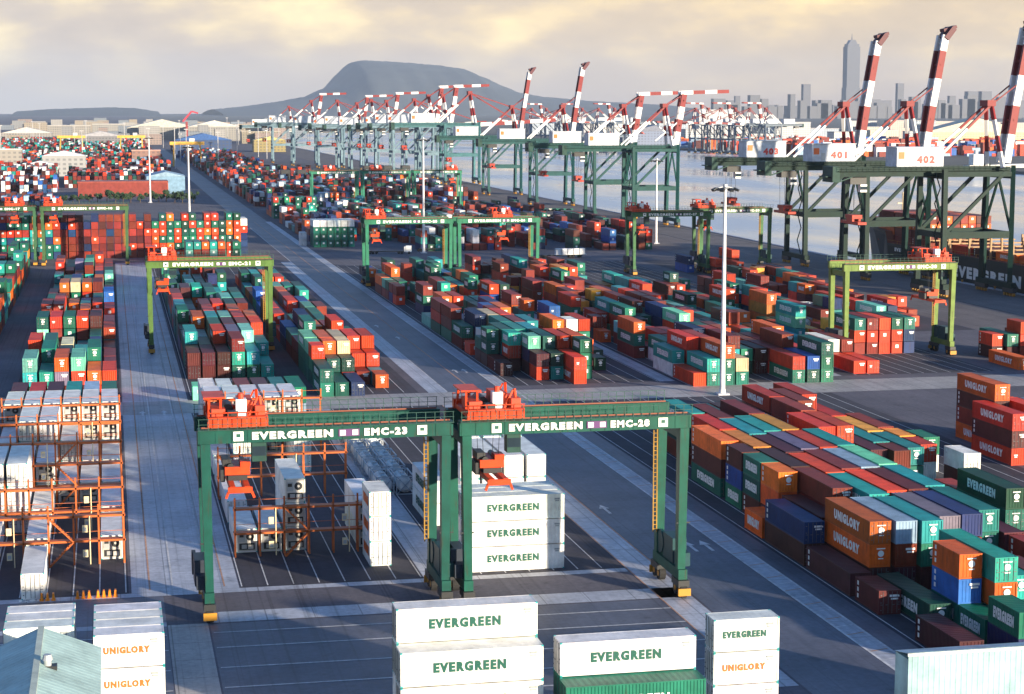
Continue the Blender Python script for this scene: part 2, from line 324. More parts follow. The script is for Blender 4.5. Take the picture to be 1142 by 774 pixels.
hill('hills', [(236, 122), (268, 119), (304, 114), (340, 108), (366, 97), (383, 78), (391, 70), (404, 67), (440, 69), (480, 72), (510, 76), (526, 83), (545, 93), (566, 102), (600, 108), (660, 113), (720, 116), (770, 122)], 18000, 2100)
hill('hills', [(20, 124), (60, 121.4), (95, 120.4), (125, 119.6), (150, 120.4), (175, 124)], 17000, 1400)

# ------------------------------------------------------------------ containers
COL = dict(r=(.21, .021, .012), m=(.075, .010, .013), R=(.60, .038, .007), o=(.74, .12, .01), y=(.80, .30, .03), g=(.002, .135, .088),
           d=(.002, .055, .038), t=(.010, .29, .27), l=(.16, .52, .38), n=(.006, .026, .12), b=(.012, .10, .40), s=(.30, .44, .60), w=(.80, .80, .79), p=(.20, .17, .25), c=(.85, .66, .40))
CNAME = dict(r='rust-red', m='maroon', R='bright red', o='orange', y='amber', g='green', d='dark green', t='teal', l='pale green', n='navy', b='blue', s='sky-blue', w='white', p='grey-violet', c='cream')
L40, L20, CW, CH, RH = 13.4, 6.5, 2.5, 2.6, 2.9
recs = []
def put(block, bay, col, X, Y, z, c, Ln=L40, h=CH, kind='dry', lat=False, side=None, end='emblem', frm=0, wlen=None):
    recs.append(dict(block=block, bay=bay, col=col, X=X, Y=Y, z=z, c=c, L=Ln, h=h, kind=kind, lat=lat, side=side, end=end, frm=frm))
def stack(block, bay, col, X, Y, cols, Ln=L40, h=CH, **k):     # colours from the top down
    n = len(cols)
    for i, c in enumerate(cols): put(block, bay, col, X, Y, (n-1-i)*(h+(.07 if h > 2.8 else .02)), c, Ln, h, frm=i, **k)
rc = random.Random(21)
PAL_GREEN = 'gggggddtttlrrrrmmRRRon'; PAL_RED = 'rrrrrrmmRRRRRogggdttlnoy'; PAL_MIX = 'rrrrrmRRRRogggggdtttlnbo'
def jx(): return rc.uniform(-.07, .07)
def jy(): return rc.uniform(-.15, .15)
def field(block, X0, ncol, pitch, Y0, nbay, pal, heights, over={}, bpitch=14.1, p20=.25, skip=lambda b, c: False, first=0):
    for bay in range(nbay):
        Y = Y0+bay*bpitch
        for col in range(ncol):
            X = X0+col*pitch
            k = (bay, col)
            if k in over:
                v = over[k]
                if v is None: continue
                if isinstance(v, str): stack(block, bay, col, X+jx(), Y+jy(), v)
                else:
                    for dy, cc, ln in v: stack(block, bay, col, X+jx(), Y+dy, cc, ln)
                continue
            if skip(bay, col): continue
            n = rc.choice(heights)
            if n == 0: continue
            if rc.random() < p20:
                for dy in (0, L20+.25):
                    m = max(1, n-rc.choice((0, 0, 0, 1)))
                    stack(block, bay, col, X+jx(), Y+dy+jy()*.3, ''.join(rc.choice(pal) for _ in range(m)), L20)
            else:
                base = rc.choice(pal)
                stack(block, bay, col, X+jx(), Y+jy(), ''.join(base if rc.random() < .3 else rc.choice(pal) for _ in range(n)))
AX = -16.45
BA = 'left yard block'
field(BA, AX, 6, 2.87, 307.5, 1, PAL_MIX, (3,), {(0, 0): 'mrw', (0, 1): 'Rrw', (0, 2): 'mrw', (0, 3): 'tgw', (0, 4): 'spw', (0, 5): 'gtw'})
ovA = {(0, 0): 'ltg', (0, 1): 'tl', (0, 2): 'opr', (0, 3): 'lRm', (0, 4): 'oR', (0, 5): 'Rr', (1, 0): 'm', (1, 1): 'ggr', (1, 2): 'p', (1, 3): 'm', (1, 4): 'ggr', (1, 5): 'm',
       (2, 0): 'Rmm', (2, 1): 'gly', (2, 2): 'dm', (2, 3): 'tg', (2, 4): 'n', (2, 5): 'r', (3, 0): None, (3, 1): 'r', (3, 2): 'cs', (3, 3): 't', (3, 4): 'nn', (3, 5): 'r',
       (4, 0): 'l', (4, 5): 'm', (5, 0): 'glr', (5, 1): 'Rrm', (5, 2): 'ggr', (5, 3): 'Rrn', (5, 4): 'mmn', (5, 5): 'rt', (6, 5): 'rr', (7, 0): 'rmg', (7, 2): 'n', (7, 3): 't', (8, 5): 'Rr',
       (11, 0): 'rm', (11, 1): 'odr', (11, 2): 'cgr', (11, 3): 'oRr', (11, 4): 'rRm', (11, 5): 'Rm', (14, 1): 'gg', (14, 2): 'gt', (14, 3): 'n', (14, 4): 'oR', (14, 5): 'g', (16, 1): 'rg', (16, 2): 'pwn', (16, 3): 'lgr'}
field(BA, AX, 6, 2.87, 352, 19, PAL_MIX, (1, 1, 2, 2, 2, 3), ovA, p20=.12)
field('far left yard block', -46, 7, 2.87, 440, 14, 'rRooggtgtlrmoy', (2, 3, 3, 4), {}, p20=.1)
# mid yard
BB = 'block under the lit gantry'
field('block behind the reefer racks', 13.7, 6, 2.9, 306, 1, PAL_MIX, (3,), {(0, 0): 'www', (0, 1): 'www', (0, 2): 'rpw', (0, 3): 'mnw', (0, 4): 'tcw', (0, 5): 'gsw'})
stack('block behind the reefer racks', 1, 0, 13.9, 346.5, 'l', L20)
ovB = {(0, 0): 'mm', (0, 1): 'mm', (0, 2): 'mm', (0, 3): 'rtg', (0, 4): 'tg', (0, 5): 't', (1, 0): 'tgg', (1, 1): 'dn', (1, 2): 'Rrn', (1, 3): 'pgt', (1, 4): 'ltr', (1, 5): 'tg', (2, 0): 'dR', (2, 1): 'ln', (2, 2): 'gcm', (2, 3): 'mRr', (2, 4): 'rpn', (2, 5): 'Rmr',
       (3, 0): 'mp', (3, 1): 'oRr', (3, 2): 'tgl', (3, 3): 'ltn', (3, 4): 'Rrm', (3, 5): 'omR', (4, 2): 'Rgg', (4, 4): 'oRr'}
field(BB, 14.2, 6, 2.9, 374, 15, PAL_GREEN, (1, 2, 2, 3, 3), ovB, p20=.15)
BB2 = 'left of the asphalt road'
ovB2 = {(0, 0): 'gg', (0, 1): 'g', (0, 2): 'n', (0, 3): None, (0, 4): [(9, 'o', L20)], (1, 0): [(0, 'Rgg', L20), (6.8, 'lgg', L20)], (1, 1): [(0, 'gg', L20), (6.8, 'ogR', L20)], (1, 2): [(0, 'dR', L20), (6.8, 'cyR', L20)], (1, 3): [(0, 'r', L20), (6.8, 'Rr', L20)], (1, 4): [(0, 't', L20), (6.8, 'Rr', L20)],
        (2, 0): 'lgg', (2, 1): 'oRr', (2, 2): 'cwo', (2, 3): 'RRr', (2, 4): 'Rrm', (3, 0): 'mr', (3, 1): 'rm', (3, 2): 'm', (3, 3): 'mR', (3, 4): 'rR', (4, 0): 'gm', (4, 1): 'ggn', (4, 2): 'r', (4, 3): 'RRR', (4, 4): 'gt', (5, 0): 'bn', (5, 1): 'nng', (5, 2): 'or', (6, 1): 'gg', (6, 2): 't', (6, 3): 'gb', (6, 4): 'g'}
field(BB2, 37.2, 5, 2.9, 345.5, 17, PAL_MIX, (1, 1, 2, 2), ovB2, p20=.15)
# right-hand block beside the asphalt road
BD = 'right of the asphalt road'
DX = lambda k: 78.2+2.9*k
def dst(k, Y, cols, Ln=L40, **kw): stack(BD, int((Y-150)/14), k, DX(k)+jx()*.5, Y, cols, Ln, **kw)
dst(0, 181.4, 'm', L20, end='plain'); dst(0, 189.2, 'm', side='vbar', end='plain'); dst(0, 203.4, 'nm', end='plain'); dst(0, 218.0, 'o', L20, side='UNIGLORY'); dst(0, 162, 'm', 10, side='vbar')
dst(1, 243, 'omg', side='EVERGREEN'); dst(1, 234.5, 'mbg', L20); dst(1, 227.2, 'ggm', L20); dst(1, 220.2, 'oom', L20); dst(1, 191, 'oom', side='UNIGLORY'); dst(1, 175.3, 'd', side='EVERGREEN'); dst(1, 205.5, 'mm')
dst(2, 209.3, 'rrm', side='vbar'); dst(2, 190.6, 'srm', end='plain'); dst(2, 174.6, 'obg', L20); dst(2, 161.5, 'gn', L20); dst(2, 168.6, 'g', L20); dst(2, 223.5, 'mtr'); dst(2, 238, 'yRr'); dst(2, 252.5, 'Rtr'); dst(2, 267, 'tdr')
dst(3, 190.2, 'tgm'); dst(3, 205, 'trm'); dst(3, 219, 'Rrm'); dst(3, 172.5, 'tog', side='EVERGREEN'); dst(3, 233.5, 'mnr'); dst(3, 248, 'trg'); dst(3, 262, 'rmg'); dst(3, 276.5, 'ln')
dst(4, 192, 'prm'); dst(4, 206.5, 'Rgm'); dst(4, 221, 'rRr'); dst(4, 175, 'tg'); dst(4, 235.5, 'prn'); dst(4, 250, 'tgg'); dst(4, 264.5, 'tr'); dst(4, 278, 'br')
dst(5, 192.4, 'nrg', side='small'); dst(5, 207, 'rrm'); dst(5, 221.5, 'srg'); dst(5, 236, 'Rnm'); dst(5, 250.5, 'yor'); dst(5, 265, 'rmg'); dst(5, 279, 'gg'); dst(5, 177, 'rm', L20)
dst(6, 194.2, 'tgr'); dst(6, 208.6, 'trg'); dst(6, 222.8, 'lrm'); dst(6, 237, 'tsm'); dst(6, 251.5, 'ot', L20); dst(6, 265.5, 'tr'); dst(6, 279.5, 'rr'); dst(6, 178, 'm')
dst(7, 193.5, 'mm'); dst(7, 208, 'gr'); dst(7, 222.4, 'tb'); dst(7, 236.6, 'tt'); dst(7, 251.2, 'Rmr'); dst(7, 271.5, 'br'); dst(7, 179, 'rm')
dst(8, 193.5, 'r'); dst(8, 208.4, 'nr'); dst(8, 222.8, 'w', L20); dst(8, 237, 'tw'); dst(8, 251.5, 'RRr'); dst(8, 266, 'rRm'); dst(8, 280, 'Rrm')
dst(9, 204.8, 'dgg', side='EVERGREEN'); dst(9, 218.6, 'Rr', L20); dst(9, 246, 'mm'); dst(9, 260.5, 'Rr'); dst(9, 275, 'rRr'); dst(9, 232, 'g')
dst(10, 205, 'mr'); dst(10, 231, 'w', L20); dst(10, 244.5, 'rR', L20); dst(10, 252, 'tg'); dst(10, 266.5, 'Rr'); dst(10, 281, 'Rrr')
dst(11, 206, 'or'); dst(11, 231, 'g', L20); dst(11, 246.5, 'tg'); dst(11, 261, 'yr'); dst(11, 275.5, 'RR')
dst(12, 248.5, 'Rw', L20); dst(12, 256, 'ym', L20); dst(12, 264, 'rr')
dst(13, 240.5, 'wm', L20); dst(13, 254, 'gw', L20); dst(13, 262, 'R', L20)
BU = 'tall stacks at right edge'
for i, (x, y, cc, sd) in enumerate(((134.0, 268, 'omro', 'UNIGLORY'), (131.0, 256, 'RmR', 'UNIGLORY'), (137.0, 258, 'Rro', None), (140.0, 258, 'smr', None), (137.0, 272.5, 'rRr', None))):
    stack(BU, i, i, x, y, cc, side=sd)
# field beyond the cross road
BE = 'field beyond the cross road'
ovE = {(0, 0): None, (0, 1): None, (0, 2): [(6.9, 'mR', L20)], (0, 3): [(7.2, 'dt', L20)], (0, 4): 'RR', (0, 5): [(6.9, 'ggg', L20)], (0, 6): None, (0, 7): None, (0, 8): None,
       (1, 0): [(0, 'm', L20), (7.2, 'm', L20)], (1, 1): [(6.5, 'tRm', L20)], (1, 2): [(.5, 'lnm', L20)], (1, 3): 'gtd', (1, 4): 'Rrm', (1, 5): 'orR', (1, 7): [(4, 'd', L20)], (1, 8): None, (1, 6): None,
       (2, 0): [(0, 'ggm', L20), (6.8, 'gm', L20)], (2, 1): 'gtn', (2, 2): 'trm', (2, 3): 'tgr', (2, 4): 'Rm', (2, 5): 'or', (2, 6): 'd', (2, 8): [(3, 'd', L20)], (3, 0): [(5, 'R', L20)], (3, 1): 'wn', (3, 2): 'tng', (3, 3): 'rrm', (3, 4): 'tgd', (3, 5): [(0, 'rR', L20), (7, 'r', L20)],
       (3, 6): 'oRd', (3, 7): [(0, 'wgd', L20), (7, 'gg', L20)], (3, 8): 'Rgs', (4, 0): 'gr', (4, 1): 'nng', (4, 2): 'cwb', (4, 3): 'Rrm', (5, 0): 'rrg', (5, 1): 'nr', (5, 2): 'wt', (4, 6): 'rR', (4, 7): 'rm', (5, 4): 'ogg', (5, 5): 'og'}
field(BE, 75.6, 9, 2.9, 351.5, 16, PAL_MIX, (1, 2, 2, 3, 3), ovE, p20=.35, skip=lambda b, c: b > 3 and rc.random() < .22)
BF = 'field behind tall light pole'
ovF = {(0, 0): 'R', (0, 1): 'tg', (0, 2): 'ogg', (0, 3): 'cg', (0, 4): None, (0, 5): None, (0, 6): None, (0, 7): 'Rg', (0, 8): 'bd', (0, 9): 'ggg', (1, 0): 'tw', (1, 1): 'RRr', (1, 2): 'Rrg', (1, 3): 'gg', (1, 4): 'rtd', (1, 5): 'gd', (1, 6): 'mm', (1, 7): 'rR', (1, 8): 'rrR', (1, 9): 'Rr',
       (2, 0): None, (2, 1): 'gw', (2, 2): 'mg', (2, 3): 'ngd', (2, 6): 'b', (2, 8): 'rm', (2, 9): 'orR'}
field(BF, 109, 10, 2.9, 344, 17, PAL_RED, (1, 2, 2, 3, 3), ovF, p20=.3, skip=lambda b, c: b > 2 and rc.random() < .2)
BG = 'field beside the right-hand gantry'
ovG = {(0, 0): 'R', (0, 1): 'R', (0, 2): None, (0, 3): None, (0, 4): None, (0, 5): None, (0, 6): None, (1, 0): 'wg', (1, 1): 'rm', (1, 2): None, (1, 3): None, (2, 0): None, (2, 1): None, (2, 2): None, (2, 3): None, (2, 4): 'gRr', (2, 5): 'rRr', (2, 6): 'RRR', (2, 7): 'gRR', (2, 8): 'gnn'}
field(BG, 146, 9, 2.9, 354, 12, PAL_RED, (1, 1, 2, 2, 3), ovG, p20=.4, skip=lambda b, c: rc.random() < .38 or (b < 3))
for i, (x, y, cc) in enumerate(((181, 352, 'o'), (184, 370, 'Rm'), (187, 369, 'gm'), (190, 369, 'RRr'), (193, 369, 'rr'), (196, 358, 'Rr'), (186, 330, 'oR'), (200, 345, 'R'))):
    stack('apron edge by the right-hand gantry', i, i, x, y, cc, L20 if i % 2 else L40)
for k in range(7): stack('quayside row of stacks', k, 0, 184+k*3, 560+rc.uniform(-30, 30), rc.choice(('rg', 'nb', 'Rr', 'mm', 'Rrg')))
field('quayside field', 183, 6, 2.9, 430, 9, PAL_RED, (0, 1, 2, 2), {}, p20=.3, skip=lambda b, c: rc.random() < .3)
# long wall of stacks across the left half
for col in range(46):
    X = -76+col*2.66; n = 6 if rc.random() < .93 else 5
    pal = 'rrrrrrrmmnR' if -20 < X < 14 else ('RRogggdgoR' if X >= 14 else 'gtRoggtRrrn')
    stack('long wall of stacks', 0, col, X, 690+jy()*3, ''.join(rc.choice(pal) for _ in range(n)))
for col in range(5): stack('long wall of stacks', 1, col, 25+col*2.75, 655, rc.choice(('or', 'br', 'tr', 'tl', 'om'))+'g')
stack('long wall of stacks', 1, 9, 41, 655, 'gdg'); stack('long wall of stacks', 2, 60, 46.8, 700, 'wRnnn')
# white-topped green stack at the far end of the asphalt road
for k in range(6): stack('white-topped green stack', 0, k, 76.6+k*2.7, 728, 'wgggg'[0:1]+'ggg')
stack('white-topped green stack', 1, 9, 72.5, 738, 'ww', L20)
for k in range(8): stack('green stack by the far road', 0, k, 78+k*2.7, 925+(k % 2)*3, 'gggg' if k % 3 else 'Rggg')
# far yard: many blocks of stacks
def far_block(x0, x1, y0, y1, pal, hs, dens=.9):
    y = y0
    while y < y1:
        x = x0
        while x < x1:
            if rc.random() < dens: stack('far yard', 0, 0, x, y, ''.join(rc.choice(pal) for _ in range(rc.choice(hs))))
            x += 2.85
        y += 15
far_block(78, 110, 760, 1000, 'rrRgtomnw', (1, 2, 2, 3), .55); far_block(114, 160, 700, 1000, 'rrrRmgtdnw', (1, 2, 3, 3), .6); far_block(165, 205, 690, 980, 'rrRmgdnb', (1, 2, 3), .5)
far_block(78, 200, 1030, 1260, 'rrRRmmgdnsow', (2, 3, 3, 4), .6); far_block(78, 150, 1260, 1500, 'rrRRmmgdnsow', (2, 3, 3, 4), .6); far_block(78, 128, 1500, 2500, 'rrRmmgdbswo', (2, 3, 4), .55)
far_block(-110, -30, 720, 800, 'tbgRo', (2, 3), .8); far_block(-130, -75, 820, 1000, 'mrwsb', (3, 4), .8)
far_block(-160, -40, 1350, 1500, 'wwRrmrt', (3, 4, 5), .8); far_block(-30, 30, 1320, 1480, 'wrRmrd', (3, 4), .7); far_block(-260, 50, 1600, 2100, 'rrRRmmwstgdo', (2, 3, 4), .5); far_block(-400, 50, 2200, 3100, 'rrwsRmmgdt', (2, 3, 4), .33); far_block(-130, -28, 1010, 1080, 'mrrsb', (2, 3), .6); far_block(-170, -34, 1240, 1330, 'wwsrrmb', (2, 3, 4), .55)
# white refrigerated boxes in the racks
RA = 'left orange rack'
ax = lambda c: AX+2.87*c
def ref(block, bay, col, X, Y, n, end='machine', Ln=L40, side=None, c='w'): stack(block, bay, col, X, Y, c*n, Ln, RH, kind='reefer', end=end, side=side)
RB = {0: 223.8, 1: 240.6, 2: 257.2, 3: 273.8, 4: 290.2}
for bay, col, n, en in ((0, 5, 1, 'machine'), (0, 2, 1, 'machine'), (0, 0, 1, 'machine'), (1, 1, 3, 'door'), (1, 0, 3, 'door'), (1, 2, 1, 'machine'), (1, 5, 1, 'machine'), (2, 2, 2, 'machine'), (2, 3, 1, 'machine'), (2, 4, 1, 'machine'), (2, 5, 1, 'machine'), (2, 1, 2, 'door'),
                       (3, 1, 3, 'door'), (3, 2, 3, 'door'), (3, 3, 2, 'door'), (3, 0, 2, 'machine'), (3, 4, 1, 'machine'), (3, 5, 1, 'machine'), (4, 0, 3, 'machine'), (4, 1, 3, 'machine'), (4, 2, 3, 'machine'), (4, 3, 3, 'machine'), (4, 4, 3, 'machine'), (4, 5, 3, 'machine')):
    ref(RA, bay, col, ax(col), RB[bay], n, en)
ref('lone reefer before the left rack', 0, 0, -10.6, 206.6, 1, 'door', c='w')
RBn = 'orange rack under the near gantry'; bx = lambda c: 13.75+2.95*c
for bay, col, n, en in ((0, 0, 1, 'machine'), (0, 1, 1, 'machine'), (0, 2, 3, 'machine'), (0, 5, 2, 'machine'), (1, 0, 1, 'door'), (3, 1, 2, 'door'), (3, 4, 2, 'door'), (3, 0, 1, 'machine'), (4, 0, 3, 'machine'), (4, 1, 3, 'machine'), (4, 2, 3, 'machine'), (4, 3, 3, 'machine'), (4, 4, 3, 'machine'), (2, 0, 1, 'door')):
    ref(RBn, bay, col, bx(col), RB[bay], n, en)
ref('stack beside the near rack', 0, 0, 28.6, 213.8, 3, 'door', L20, 'UNIGLORY')
# white stacks under the second gantry; lat = long side to the camera
WS = 'white stack under the second gantry'
for r in range(3): stack(WS, 0, r, 38.9, 208.4+r*2.62, 'www', 11.7, RH, kind='reefer', lat=True, side='EVERGREEN')
for k in range(5):
    ref('white rows behind the second gantry', 0, k, 38.9+k*2.9+(1.2 if k else 0), 233.5, 2 if k == 0 else 3, 'plain', L40, 'EVERGREEN' if k == 0 else None)
    if k: ref('white rows behind the second gantry', 1, k, 40.1+k*2.9, 248, 3, 'plain')
FS = 'front white stack'
stack(FS, 1, 0, 22.35, 150.9, 'wwww', 12.0, RH, kind='reefer', lat=True, side='EVERGREEN'); stack(FS, 0, 0, 22.25, 148.2, 'www', 12.0, RH, kind='reefer', lat=True, side='EVERGREEN')
stack(FS, 1, 2, 35.75, 148.4, 'wgg', 11.8, RH, kind='reefer', lat=True, side='EVERGREEN'); stack(FS, 0, 2, 35.6, 145.7, 'gg', 12.0, RH, kind='dry', lat=True, side='EVERGREEN')
stack(FS, 1, 3, 50.5, 152.5, 'www', 6.0, RH, kind='reefer', lat=True, side='mixed')
for r in range(4): stack('white stack beside the shed roof', r, 1, -2.35, 158.8+r*2.6, 'www', 5.9, RH, kind='reefer', lat=True, side='UNIGLORY')
for r in range(3): stack('white stack beside the shed roof', r, 0, -9.9, 162.5+r*2.6, 'www', 5.9, RH, kind='reefer', lat=True, side='UNIGLORY')
# boxes on the ship
for k in range(8):
    for j in range(3): stack('deck of the docked ship', k, j, 261+k*2.75, 572+j*14.3, rc.choice(('rorr', 'rror', 'oRrm', 'mror')))
for k in range(6):
    for j in range(5): stack('deck of the docked ship', k, j+5, 260.5+k*2.75, 480+j*15, rc.choice(('R', 'm', 'r', 'o')))

# which of them does the camera see? (cast rays at their boxes)
vv, ff, own = [], [], []
for i, r in enumerate(recs):
    lx, ly = (r['L'], CW) if r['lat'] else (CW, r['L'])
    x0, y0, z0 = r['X'], r['Y'], r['z']+(8.02 if 'ship' in r['block'] else .02)
    r['z0'] = z0; x1, y1, z1 = x0+lx, y0+ly, z0+r['h']; k = len(vv)
    vv += [(x0,y0,z0),(x1,y0,z0),(x1,y1,z0),(x0,y1,z0),(x0,y0,z1),(x1,y0,z1),(x1,y1,z1),(x0,y1,z1)]
    for q in ((4,5,6,7),(0,1,5,4),(1,2,6,5),(2,3,7,6),(3,0,4,7)): ff.append(tuple(k+a for a in q)); own.append(i)
bvh = BVHTree.FromPolygons(vv, ff); eye = Vector((0, 0, EYE)); seen = [0]*len(recs)
for py in range(128, 774, 2):
    for px in range(0, 1142, 2):
        h = bvh.ray_cast(eye, ray(px, py))
        if h[2] is not None: seen[own[h[2]]] += 4
def order(kind): return sorted([i for i, r in enumerate(recs) if r['kind'] == kind and seen[i] > 0], key=lambda i: -seen[i])
indiv = set(order('dry')[:300]) | set(order('reefer')[:300])
print('containers', len(recs), 'seen dry', len(order('dry')), 'reefer', len(order('reefer')), 'smallest kept', min(seen[i] for i in order('dry')[:300]))

_body = {}
def body_mesh(Ln, h, reefer, fine):
    key = (round(Ln, 2), h, reefer, fine)
    if key in _body: return _body[key]
    b = MB(); w2 = CW/2; l2 = Ln/2
    def wave(n, d):
        pts = []
        for i in range(n):
            u = i/n; pts += [(u, 0), (u+.3/n, 0), (u+.5/n, d), (u+.8/n, d)]
        return pts+[(1, 0)]
    z0, z1 = .16, h-.10
    if reefer: n = max(6, int(Ln/.45)); d = .03
    else: n = max(8, int(Ln/.30)); d = .045
    if not fine: n = max(5, n//2)
    for sx in (-1, 1):
        pr = wave(n, d)
        for (u0, d0), (u1, d1) in zip(pr, pr[1:]):
            ya, yb = -l2+.12+(Ln-.24)*u0, -l2+.12+(Ln-.24)*u1
            b.quad((sx*(w2-.02-d0), ya, z0), (sx*(w2-.02-d1), yb, z0), (sx*(w2-.02-d1), yb, z1), (sx*(w2-.02-d0), ya, z1))
    pr = wave(6, .035 if not reefer else .012)
    for sy in (-1, 1):
        for (u0, d0), (u1, d1) in zip(pr, pr[1:]):
            xa, xb = -w2+.12+(CW-.24)*u0, -w2+.12+(CW-.24)*u1
            b.quad((xa, sy*(l2-.05-d0), z0), (xb, sy*(l2-.05-d1), z0), (xb, sy*(l2-.05-d1), z1), (xa, sy*(l2-.05-d0), z1))
    pr = wave(max(6, int(Ln/.6)), .02 if not reefer else .003)
    for (u0, d0), (u1, d1) in zip(pr, pr[1:]):
        ya, yb = -l2+.1+(Ln-.2)*u0, -l2+.1+(Ln-.2)*u1
        b.quad((-w2+.06, ya, h-.02-d0), (w2-.06, ya, h-.02-d0), (w2-.06, yb, h-.02-d1), (-w2+.06, yb, h-.02-d1))
    b.quad((-w2+.05, -l2+.1, .08), (w2-.05, -l2+.1, .08), (w2-.05, l2-.1, .08), (-w2+.05, l2-.1, .08))
    for sx in (-1, 1):
        xo, xi = sorted((sx*w2, sx*(w2-.09)))
        b.box(xo, xi, -l2+.16, l2-.16, h-.11, h-.012); b.box(xo, xi, -l2+.16, l2-.16, .02, .17)
        for sy in (-1, 1):
            px0, px1 = sorted((sx*w2, sx*(w2-.15))); py0, py1 = sorted((sy*l2, sy*(l2-.16)))
            b.box(px0, px1, py0, py1, .13, h-.13)
            px0, px1 = sorted((sx*(w2+.008), sx*(w2-.17))); py0, py1 = sorted((sy*(l2+.008), sy*(l2-.18)))
            b.box(px0, px1, py0, py1, 0, .13, 1); b.box(px0, px1, py0, py1, h-.13, h, 1)
    for sy in (-1, 1):
        py0, py1 = sorted((sy*l2, sy*(l2-.1))); b.box(-w2+.15, w2-.15, py0, py1, h-.12, h-.01); b.box(-w2+.15, w2-.15, py0, py1, .02, .18)
    me = b.mesh('body', [PAINT if not reefer else CLEAN, CASTING if reefer else PAINT]); _body[key] = me; return me
_doors = {}; RODS = plain('lock_rod_steel', (.10, .11, .12), .5)
def door_meshes(h):
    if h in _doors: return _doors[h]
    out_ = []
    for s in (-1, 1):
        b = MB(); x0, x1 = sorted((s*.015, s*1.09)); b.box(x0, x1, -.045, 0, .2, h-.14)
        for k in range(3): zc = .5+k*(h-.9)/2; b.box(x0+.08, x1-.08, -.06, -.046, zc-.16, zc+.16)
        r_ = MB()
        for xx in (.22, .78): r_.tube((s*xx, -.085, .16), (s*xx, -.085, h-.1), .028, 6); r_.box(min(s*xx, s*(xx+.3)), max(s*xx, s*(xx+.3)), -.115, -.095, 1.05, 1.12)
        for zc in (.5, h/2, h-.5): r_.box(s*1.0-.07, s*1.0+.07, -.075, -.047, zc-.05, zc+.05)
        out_.append((b.mesh('door', [PAINT]), r_.mesh('lock_rods', [RODS])))
    _doors[h] = out_; return out_
def emblem_mesh():
    b = MB(); b.tube((0, 0, 0), (0, -.03, 0), .36, 16); b.box(-.5, .5, -.025, 0, .5, .62); b.box(-.3, .3, -.025, 0, -.62, -.50)
    return b.mesh('emblem', [WHITEL])
EMB = emblem_mesh()
def mach_mesh():
    b = MB(); b.box(-1.05, 1.05, -.05, 0, .2, RH-.15, 0)
    b.tube((.42, -.05, 1.95), (.42, -.12, 1.95), .48, 16, 1); b.tube((.42, -.12, 1.95), (.42, -.14, 1.95), .16, 10, 0)
    b.box(-.95, -.2, -.09, -.05, 1.35, 2.45, 2); b.box(-.9, .95, -.1, -.05, .35, 1.15, 1); b.box(-.6, .0, -.13, -.10, .5, 1.0, 2); b.box(.15, .8, -.16, -.10, .45, .95, 0); b.box(-.85, -.35, -.12, -.09, 1.9, 2.3, 1)
    return b.mesh('cooling_unit', [CLEAN, DARK, STEEL])
MACH = mach_mesh()
VB = MB()
for k in range(3): VB.box(-.18, .18, -.02, 0, -.95+k*.7, -.5+k*.7)
VBAR = VB.mesh('marking', [WHITEL])
PN = MB(); PN.box(-.55, .55, -.02, 0, -.12, .12); PN.box(-.4, .4, -.02, 0, -.42, -.24); PANEL = PN.mesh('marking', [WHITEL]); GPANEL = PN.mesh('marking', [plain('stencil_grey', (.30, .33, .34), .6)])

ordw = ['first', 'second', 'third', 'fourth', 'fifth', 'sixth', 'seventh', 'eighth', 'ninth', 'tenth', 'eleventh', 'twelfth', 'thirteenth', 'fourteenth', 'fifteenth', 'sixteenth', 'seventeenth', 'eighteenth', 'nineteenth', 'twentieth', 'twenty-first', 'twenty-second', 'twenty-third', 'twenty-fourth']
ordw += ['twenty-%s' % s for s in ('fifth', 'sixth', 'seventh', 'eighth', 'ninth')]+['thirtieth']+['thirty-%s' % s for s in ('first', 'second', 'third', 'fourth', 'fifth', 'sixth', 'seventh', 'eighth', 'ninth')]+['fortieth']+['forty-%s' % s for s in ('first', 'second', 'third', 'fourth', 'fifth', 'sixth', 'seventh', 'eighth', 'ninth')]+['fiftieth']
blocks = {}
for r in recs: blocks.setdefault(r['block'], []).append(r)
for bl, rs in blocks.items():
    bays = sorted(set(r['bay'] for r in rs)); cols = sorted(set(r['col'] for r in rs))
    for r in rs: r['bo'] = bays.index(r['bay']); r['co'] = cols.index(r['col'])
tierw = ['topmost', 'second from top', 'third from top', 'fourth from top', 'fifth from top', 'sixth from top']
used = {}
def make_label(i, r):
    what = ('white long reefer' if r['L'] > 8 else 'white short reefer') if r['kind'] == 'reefer' and r['c'] == 'w' else CNAME[r['c']]+(' long' if r['L'] > 8 else ' short')+' container'
    nb = len(set(q['bo'] for q in blocks[r['block']])); nc = len(set(q['co'] for q in blocks[r['block']]))
    s = what+', '+tierw[min(r['frm'], 5)]
    if nc > 1: s += ', '+ordw[min(r['co'], 48)]+(' column' if not r['lat'] or nb == 1 else ' pile')
    if nb > 1: s += ', '+ordw[min(r['bo'], 48)]+' row'
    s += ', '+r['block']
    used.setdefault(s, []).append(i); return s
for i in sorted(indiv): recs[i]['label'] = make_label(i, recs[i])
for s, ids in used.items():           # two short boxes in one long bay: the nearer and the farther one
    if len(ids) > 1:
        ids.sort(key=lambda i: recs[i]['Y'])
        for k, i in enumerate(ids): recs[i]['label'] = ('nearer ' if k == 0 else 'farther ' if k == 1 else 'farthest ')+s
stuffb = MB()
